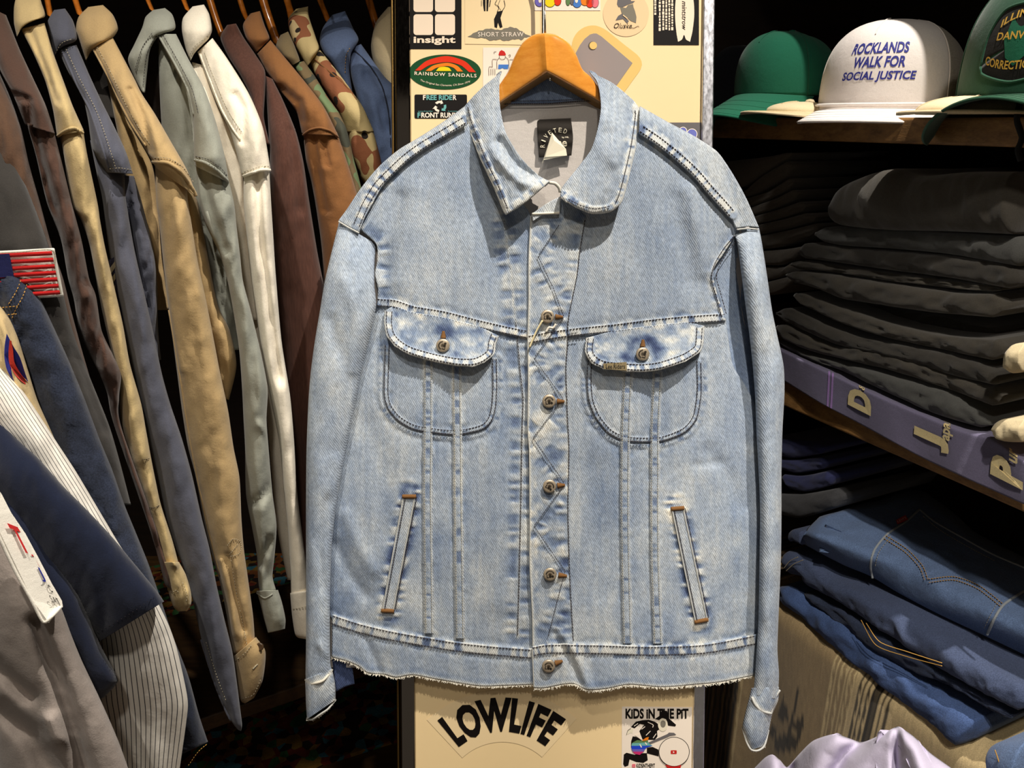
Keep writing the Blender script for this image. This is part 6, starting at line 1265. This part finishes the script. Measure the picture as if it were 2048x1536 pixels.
# beige garment ends at the frame edge
mbe = cloth('beige_jersey', lin(198, 182, 146), .1, .2)
for T, Bt, lab in (([(1985, 852), (2008, 838), (2060, 838)], [(1985, 866), (2010, 882), (2060, 884)], 'beige folded garment resting on the purple cloth'), ([(2012, 705), (2030, 688), (2060, 684)], [(2014, 735), (2030, 746), (2060, 742)], 'beige folded garment poking out beside the black tees')):
    tag(folded('folded_shirt', T, Bt, mbe, None, -.015, .2, 50, .006, 450), lab, 'folded shirt', 'beige garments at the shelf end')
# folded trousers deep in the lower shelf
mnavy2 = cloth('navy_drill', lin(52, 56, 92), .2, .3); mgrey2 = cloth('charcoal_denim', lin(70, 70, 72), .2, .4)
for T, Bt, m_, lab in (([(1540, 872), (1600, 878), (1645, 885)], [(1540, 905), (1590, 915), (1658, 905)], mnavy2, 'topmost rolled navy trousers beside the jacket cuff sleeve'), ([(1548, 916), (1600, 919), (1660, 912)], [(1553, 936), (1600, 945), (1662, 935)], mnavy2, 'middle rolled navy trousers in the dark lower shelf'),
                       ([(1560, 947), (1610, 951), (1670, 938)], [(1575, 975), (1620, 982), (1678, 965)], mnavy2, 'lowest rolled navy trousers above the grey trousers'), ([(1550, 987), (1610, 987), (1688, 975)], [(1560, 1028), (1610, 1034), (1690, 1010)], mgrey2, 'folded charcoal grey trousers under the rolled navy trousers')):
    tag(folded('folded_trousers', T, Bt, m_, None, .05, .2, 50, .005, 460), lab, 'trousers', 'dark trousers in the lower shelf')
# jeans stack
mj = [cloth('jeans_%s' % k, lin(*c), .34, .75, 800, .95, .1, .4) for k, c in (('mid', (94, 114, 148)), ('deep', (70, 80, 106)), ('shade', (50, 58, 78)), ('bright', (70, 90, 132)))]
jn = thing('folded_jeans', 'mid blue folded jeans with red tab on top of the jeans stack', 'jeans', PS(1800, 1190), 'folded jeans on the blanket')
px, py = coons([(1640, 1032), (1700, 1011), (1761, 998), (1802, 979), (1830, 978), (1852, 984), (1908, 1025), (1955, 1066), (2062, 1120)], [(1600, 1084), (1640, 1106), (1689, 1131), (1742, 1153), (1799, 1187), (1877, 1228), (1970, 1272), (2062, 1316)], [(1640, 1032), (1616, 1056), (1600, 1084)], [(2062, 1120), (2062, 1316)], 80, 150)
v = np.linspace(0, 1, 80)[:, None]; u = np.linspace(0, 1, 150)[None]
zj = 1.035 - .05 * np.clip((v - .6) / .4, 0, 1) ** 2 + .010 * (fbm(px / 60.0, py / 40.0, 3, 470) - .5) * np.sin(np.pi * v) - .02 * np.clip((.12 - v) / .12, 0, 1) ** 2 - .012 * np.clip((.06 - u) / .06, 0, 1) ** 2
jo = grid('folded_leg', PZ(px, py, zj), mj[0], jn, solid=.03)
gj = (px.ravel(), py.ravel(), zj.ravel())
def jst(path, mat='thread_gold', wd=1.3, pitch=5.5, ln=4): return stitch(path, .0008, jo, mat, pitch, ln, wd, base=lambda x, y: near(gj)(x, y), mapf=lambda x, y, D: PZ(x, y, D))
def jridge(path, mat, r=.0016):
    P = resample(path, 60); z = near(gj)(P[:, 0], P[:, 1]); z = np.convolve(np.pad(z, 3, 'edge'), np.ones(7) / 7, 'valid'); return wire('pocket_edge', PZ(P[:, 0], P[:, 1], z + .0006), r, mat, jo, 6)
mjw = cloth('worn_denim_edge', lin(150, 156, 160), .2, .3)
jridge([(1839, 1019), (1811, 1044), (1774, 1069), (1749, 1100), (1741, 1131), (1745, 1157)], mjw); jridge([(1839, 1019), (1870, 1044), (1924, 1075), (1986, 1109), (2050, 1136)], mjw, .0013); jridge([(2050, 1181), (2008, 1209), (1989, 1237), (1974, 1270)], mjw)
for dd in (0, 7): jst(offp([(1772, 1071), (1814, 1098), (1845, 1131), (1857, 1162)], dd)); jst(offp([(1857, 1158), (1908, 1153), (1955, 1169), (1986, 1191), (2008, 1209)], dd))
jst([(1846, 1032), (1880, 1060), (1930, 1090), (1990, 1122)], 'thread_beige', 1); jst([(1782, 1072), (1758, 1104), (1750, 1134)], 'thread_beige', 1); jst([(1998, 1200), (1980, 1232), (1966, 1262)], 'thread_beige', 1)
tb = poly('red_tab', [(1792, 1040), (1811, 1030), (1816, 1039), (1795, 1049)], lambda x, y: PZ(x, y, near(gj)(x, y) + .004), M['cardred'], jo); tb['label'] = 'small red tab'
letters('lettering', 'LEVI\'S', lambda a_, b_: (1794 + 17 * a_ + 2 * (1 - b_), 1044 - 8 * a_ - 4 * b_ + 1), lambda x, y: PZ(x, y, near(gj)(x, y) + .0046), M['white'], tb)
folded('waistband', [(1577, 1068), (1590, 1058), (1614, 1062)], [(1578, 1084), (1592, 1082), (1614, 1092)], mj[1], jn, .0, .1, 30, .002, 471)
for k, (T, Bt, m_, lab) in enumerate((([(1566, 1118), (1576, 1102), (1611, 1110), (1642, 1135), (1667, 1157), (1720, 1182), (1783, 1213), (1877, 1269), (1970, 1329), (2062, 1376)], [(1567, 1143), (1611, 1152), (1627, 1172), (1674, 1198), (1720, 1226), (1799, 1276), (1889, 1335), (1970, 1382), (2062, 1428)], 1, 'dark faded folded jeans directly under the red tab jeans'),
                         ([(1611, 1180), (1660, 1205), (1720, 1236), (1799, 1284), (1889, 1342), (1970, 1390), (2024, 1424)], [(1611, 1198), (1660, 1228), (1736, 1284), (1814, 1334), (1908, 1373), (2002, 1429), (2026, 1442)], 2, 'deep indigo folded jeans with stitched pocket corner'),
                         ([(1559, 1166), (1602, 1182), (1633, 1210), (1689, 1241), (1736, 1282), (1799, 1326), (1877, 1379), (1939, 1416), (1984, 1442)], [(1558, 1190), (1595, 1222), (1642, 1262), (1689, 1303), (1736, 1340), (1799, 1390), (1861, 1434), (1924, 1484), (1944, 1491)], 3, 'bright blue folded jeans at the bottom lying on the blanket'))):
    j = thing('folded_jeans', lab, 'jeans', PS(*Bt[4]), 'folded jeans on the blanket')
    q = folded('folded_leg', T, Bt, mj[m_], j, .004, .22, 130, .007, 480 + k)
    if k == 0: sdz([(1568, 1136), (1580, 1122), (1596, 1114)], .016, 'stitching', M['thread_beige'], q); sdz([(1572, 1142), (1588, 1128), (1606, 1120)], .016, 'stitching', M['thread_beige'], q)
    if k == 1:
        sdz([(1722, 1240), (1752, 1290), (1810, 1312), (1884, 1332)], .028, 'stitching', M['thread_gold'], q); sdz([(1732, 1246), (1760, 1284), (1816, 1304), (1884, 1326)], .028, 'stitching', M['thread_gold'], q)
# blanket over the bench
uL = np.linspace(-.02, 1.0, 420); rows = [(.36, .872), (.20, .872), (.06, .872), (.02, .871), (.004, .867), (-.006, .860), (-.012, .850)] + [(-.014 - .004 * k / 30, .84 - k * .0125) for k in range(48)]
B0 = front(1400, 240, 0.0); Vb = np.array([[B0 + SU * u_ + SV * (v_ + (.006 * math.sin(u_ * 21 + 1) + .004 * math.sin(u_ * 47)) * min(1, max(0, (.86 - z_) / .2))) + ZV * z_ for u_ in uL] for v_, z_ in rows])
qx, qy = proj(Vb)
ucol = np.interp(uL, uL, uL)
ref = PS(np.arange(1380, 2300, 4.0), 1350.0, -.014); ur = (ref - B0) @ SU; pxu = np.interp(uL, ur, np.arange(1380, 2300, 4.0))   # photograph column of each warp thread
base = np.ones((len(rows), len(uL), 3)) * A(lin(198, 176, 132)); mid = A(lin(158, 136, 100)); blk = A(lin(26, 22, 18)); pal = A(lin(222, 200, 150))
X = pxu[None] + 2.5 * (vn(Vb[..., 2] * 160, Vb[..., 2] * 0, 5) - .5)
def paint(m_, c): base[m_] = base[m_] * .1 + c * .9
paint((X > 1490) & (X < 1712), mid)
paint(X < 1486, A(lin(84, 64, 42)))
for a_ in (1395, 1412, 1420, 1428, 1440, 1452, 1462, 1470, 1478): paint((X > a_) & (X < a_ + 4.5), blk)
for a_ in (1406, 1434, 1458, 1484): paint((X > a_) & (X < a_ + 3), A(lin(150, 128, 86)))
for a_ in (1662, 1670, 1680, 1690, 1698, 1708): paint((X > a_) & (X < a_ + 3.5), pal)
for a_ in (1722, 1731, 1741, 1752, 1764, 1774, 1786): paint((X > a_) & (X < a_ + 5), blk)
paint((X > 1752) & (X < 1768), blk)
def inpoly(x, y, P):
    P = A(P); c = np.zeros(x.shape, bool); j = len(P) - 1
    for i in range(len(P)):
        with np.errstate(divide='ignore', invalid='ignore'):
            c ^= ((P[i, 1] > y) != (P[j, 1] > y)) & (x < (P[j, 0] - P[i, 0]) * (y - P[i, 1]) / (P[j, 1] - P[i, 1]) + P[i, 0])
        j = i
    return c
for P in ([(1596, 1372), (1601, 1374), (1584, 1452), (1579, 1450)], [(1566, 1392), (1574, 1418), (1578, 1446), (1566, 1442), (1556, 1430)], [(1606, 1432), (1608, 1446), (1600, 1484), (1590, 1462), (1584, 1446)], [(1578, 1448), (1584, 1450), (1576, 1486), (1570, 1484)],
          [(1546, 1448), (1556, 1462), (1546, 1474), (1536, 1466)], [(1548, 1476), (1570, 1466), (1600, 1480), (1592, 1500), (1550, 1504)]): paint(inpoly(qx, qy, P), blk)
base *= (0.82 + .36 * fbm(Vb[..., 0] * 900 + Vb[..., 1] * 900, Vb[..., 2] * 900, 2, 77))[..., None]
o = grid('blanket', Vb, colmat('wool_blanket', .45, 700, 1.0, 0.0, bump=.6, sheen=.3), None, col=base, solid=.004); tag(o, 'tan and brown striped wool blanket with black motifs draped over the bench', 'blanket')
# lavender shirt heap and denim corner in front
lt = [(1486, 1560), (1508, 1537), (1530, 1515), (1545, 1509), (1560, 1520), (1575, 1533), (1600, 1506), (1627, 1481), (1667, 1468), (1689, 1473), (1724, 1484), (1760, 1470), (1795, 1453), (1812, 1462), (1830, 1475), (1861, 1506), (1908, 1540), (1940, 1570)]
px, py = coons(lt, [(1470, 1720), (1700, 1740), (1960, 1720)], [lt[0], (1470, 1720)], [lt[-1], (1960, 1720)], 70, 150)
v = np.linspace(0, 1, 70)[:, None]
D = .10 + .05 * np.sqrt(np.clip(v / .5, 0, 1)) + .03 * np.clip(v - .3, 0, 1)
for P, wd, am in (([(1795, 1453), (1792, 1500), (1794, 1560)], 9, -.014), ([(1795, 1456), (1830, 1500), (1850, 1560)], 24, .018), ([(1724, 1484), (1690, 1510), (1660, 1560)], 12, -.016), ([(1667, 1470), (1640, 1500), (1620, 1560)], 26, .014), ([(1575, 1533), (1572, 1580)], 12, -.02), ([(1760, 1480), (1730, 1520), (1700, 1580)], 22, .012)):
    d, _, _ = pdist(px, py, P); D = D + am * np.exp(-(d / wd) ** 2)
mlv = cloth('lavender_oxford', lin(204, 196, 218), .04, .15, 1000)
o = grid('lavender_shirt', PS(px, py, -D + .002 * (fbm(px / 40.0, py / 40.0, 2, 9) - .5)), mlv, None, solid=.02); tag(o, 'crumpled lavender shirt heaped in front of the striped blanket', 'shirt')
o = thing('denim_garment', 'blue denim garment with stitched hem at the lower corner beside the blanket', 'denim garment', PS(2030, 1560, -.08))
q = folded('hem', [(1981, 1496), (2000, 1484), (2070, 1476)], [(1990, 1545), (2010, 1575), (2070, 1590)], mj[0], o, -.08, .1, 50, .004, 490)
sdz([(1990, 1500), (1998, 1525), (2004, 1560)], .105, 'stitching', M['thread_gold'], q)
lw = FAR + SU * .76 - SV * .30
st2 = thing('low_table', 'dark low table under the crumpled lavender shirt', 'table', np.array([lw[0], lw[1], 0]))
box('table_top', np.array([lw[0], lw[1], .60]), SU * .6, SV * .30, ZV * .03, M['dark_wall'], st2)
for du, dv in ((.02, .02), (.54, .02), (.02, .24), (.54, .24)): box('leg', np.array([lw[0], lw[1], 0]) + SU * du + SV * dv, SU * .04, SV * .04, ZV * .60, M['dark_wall'], st2)
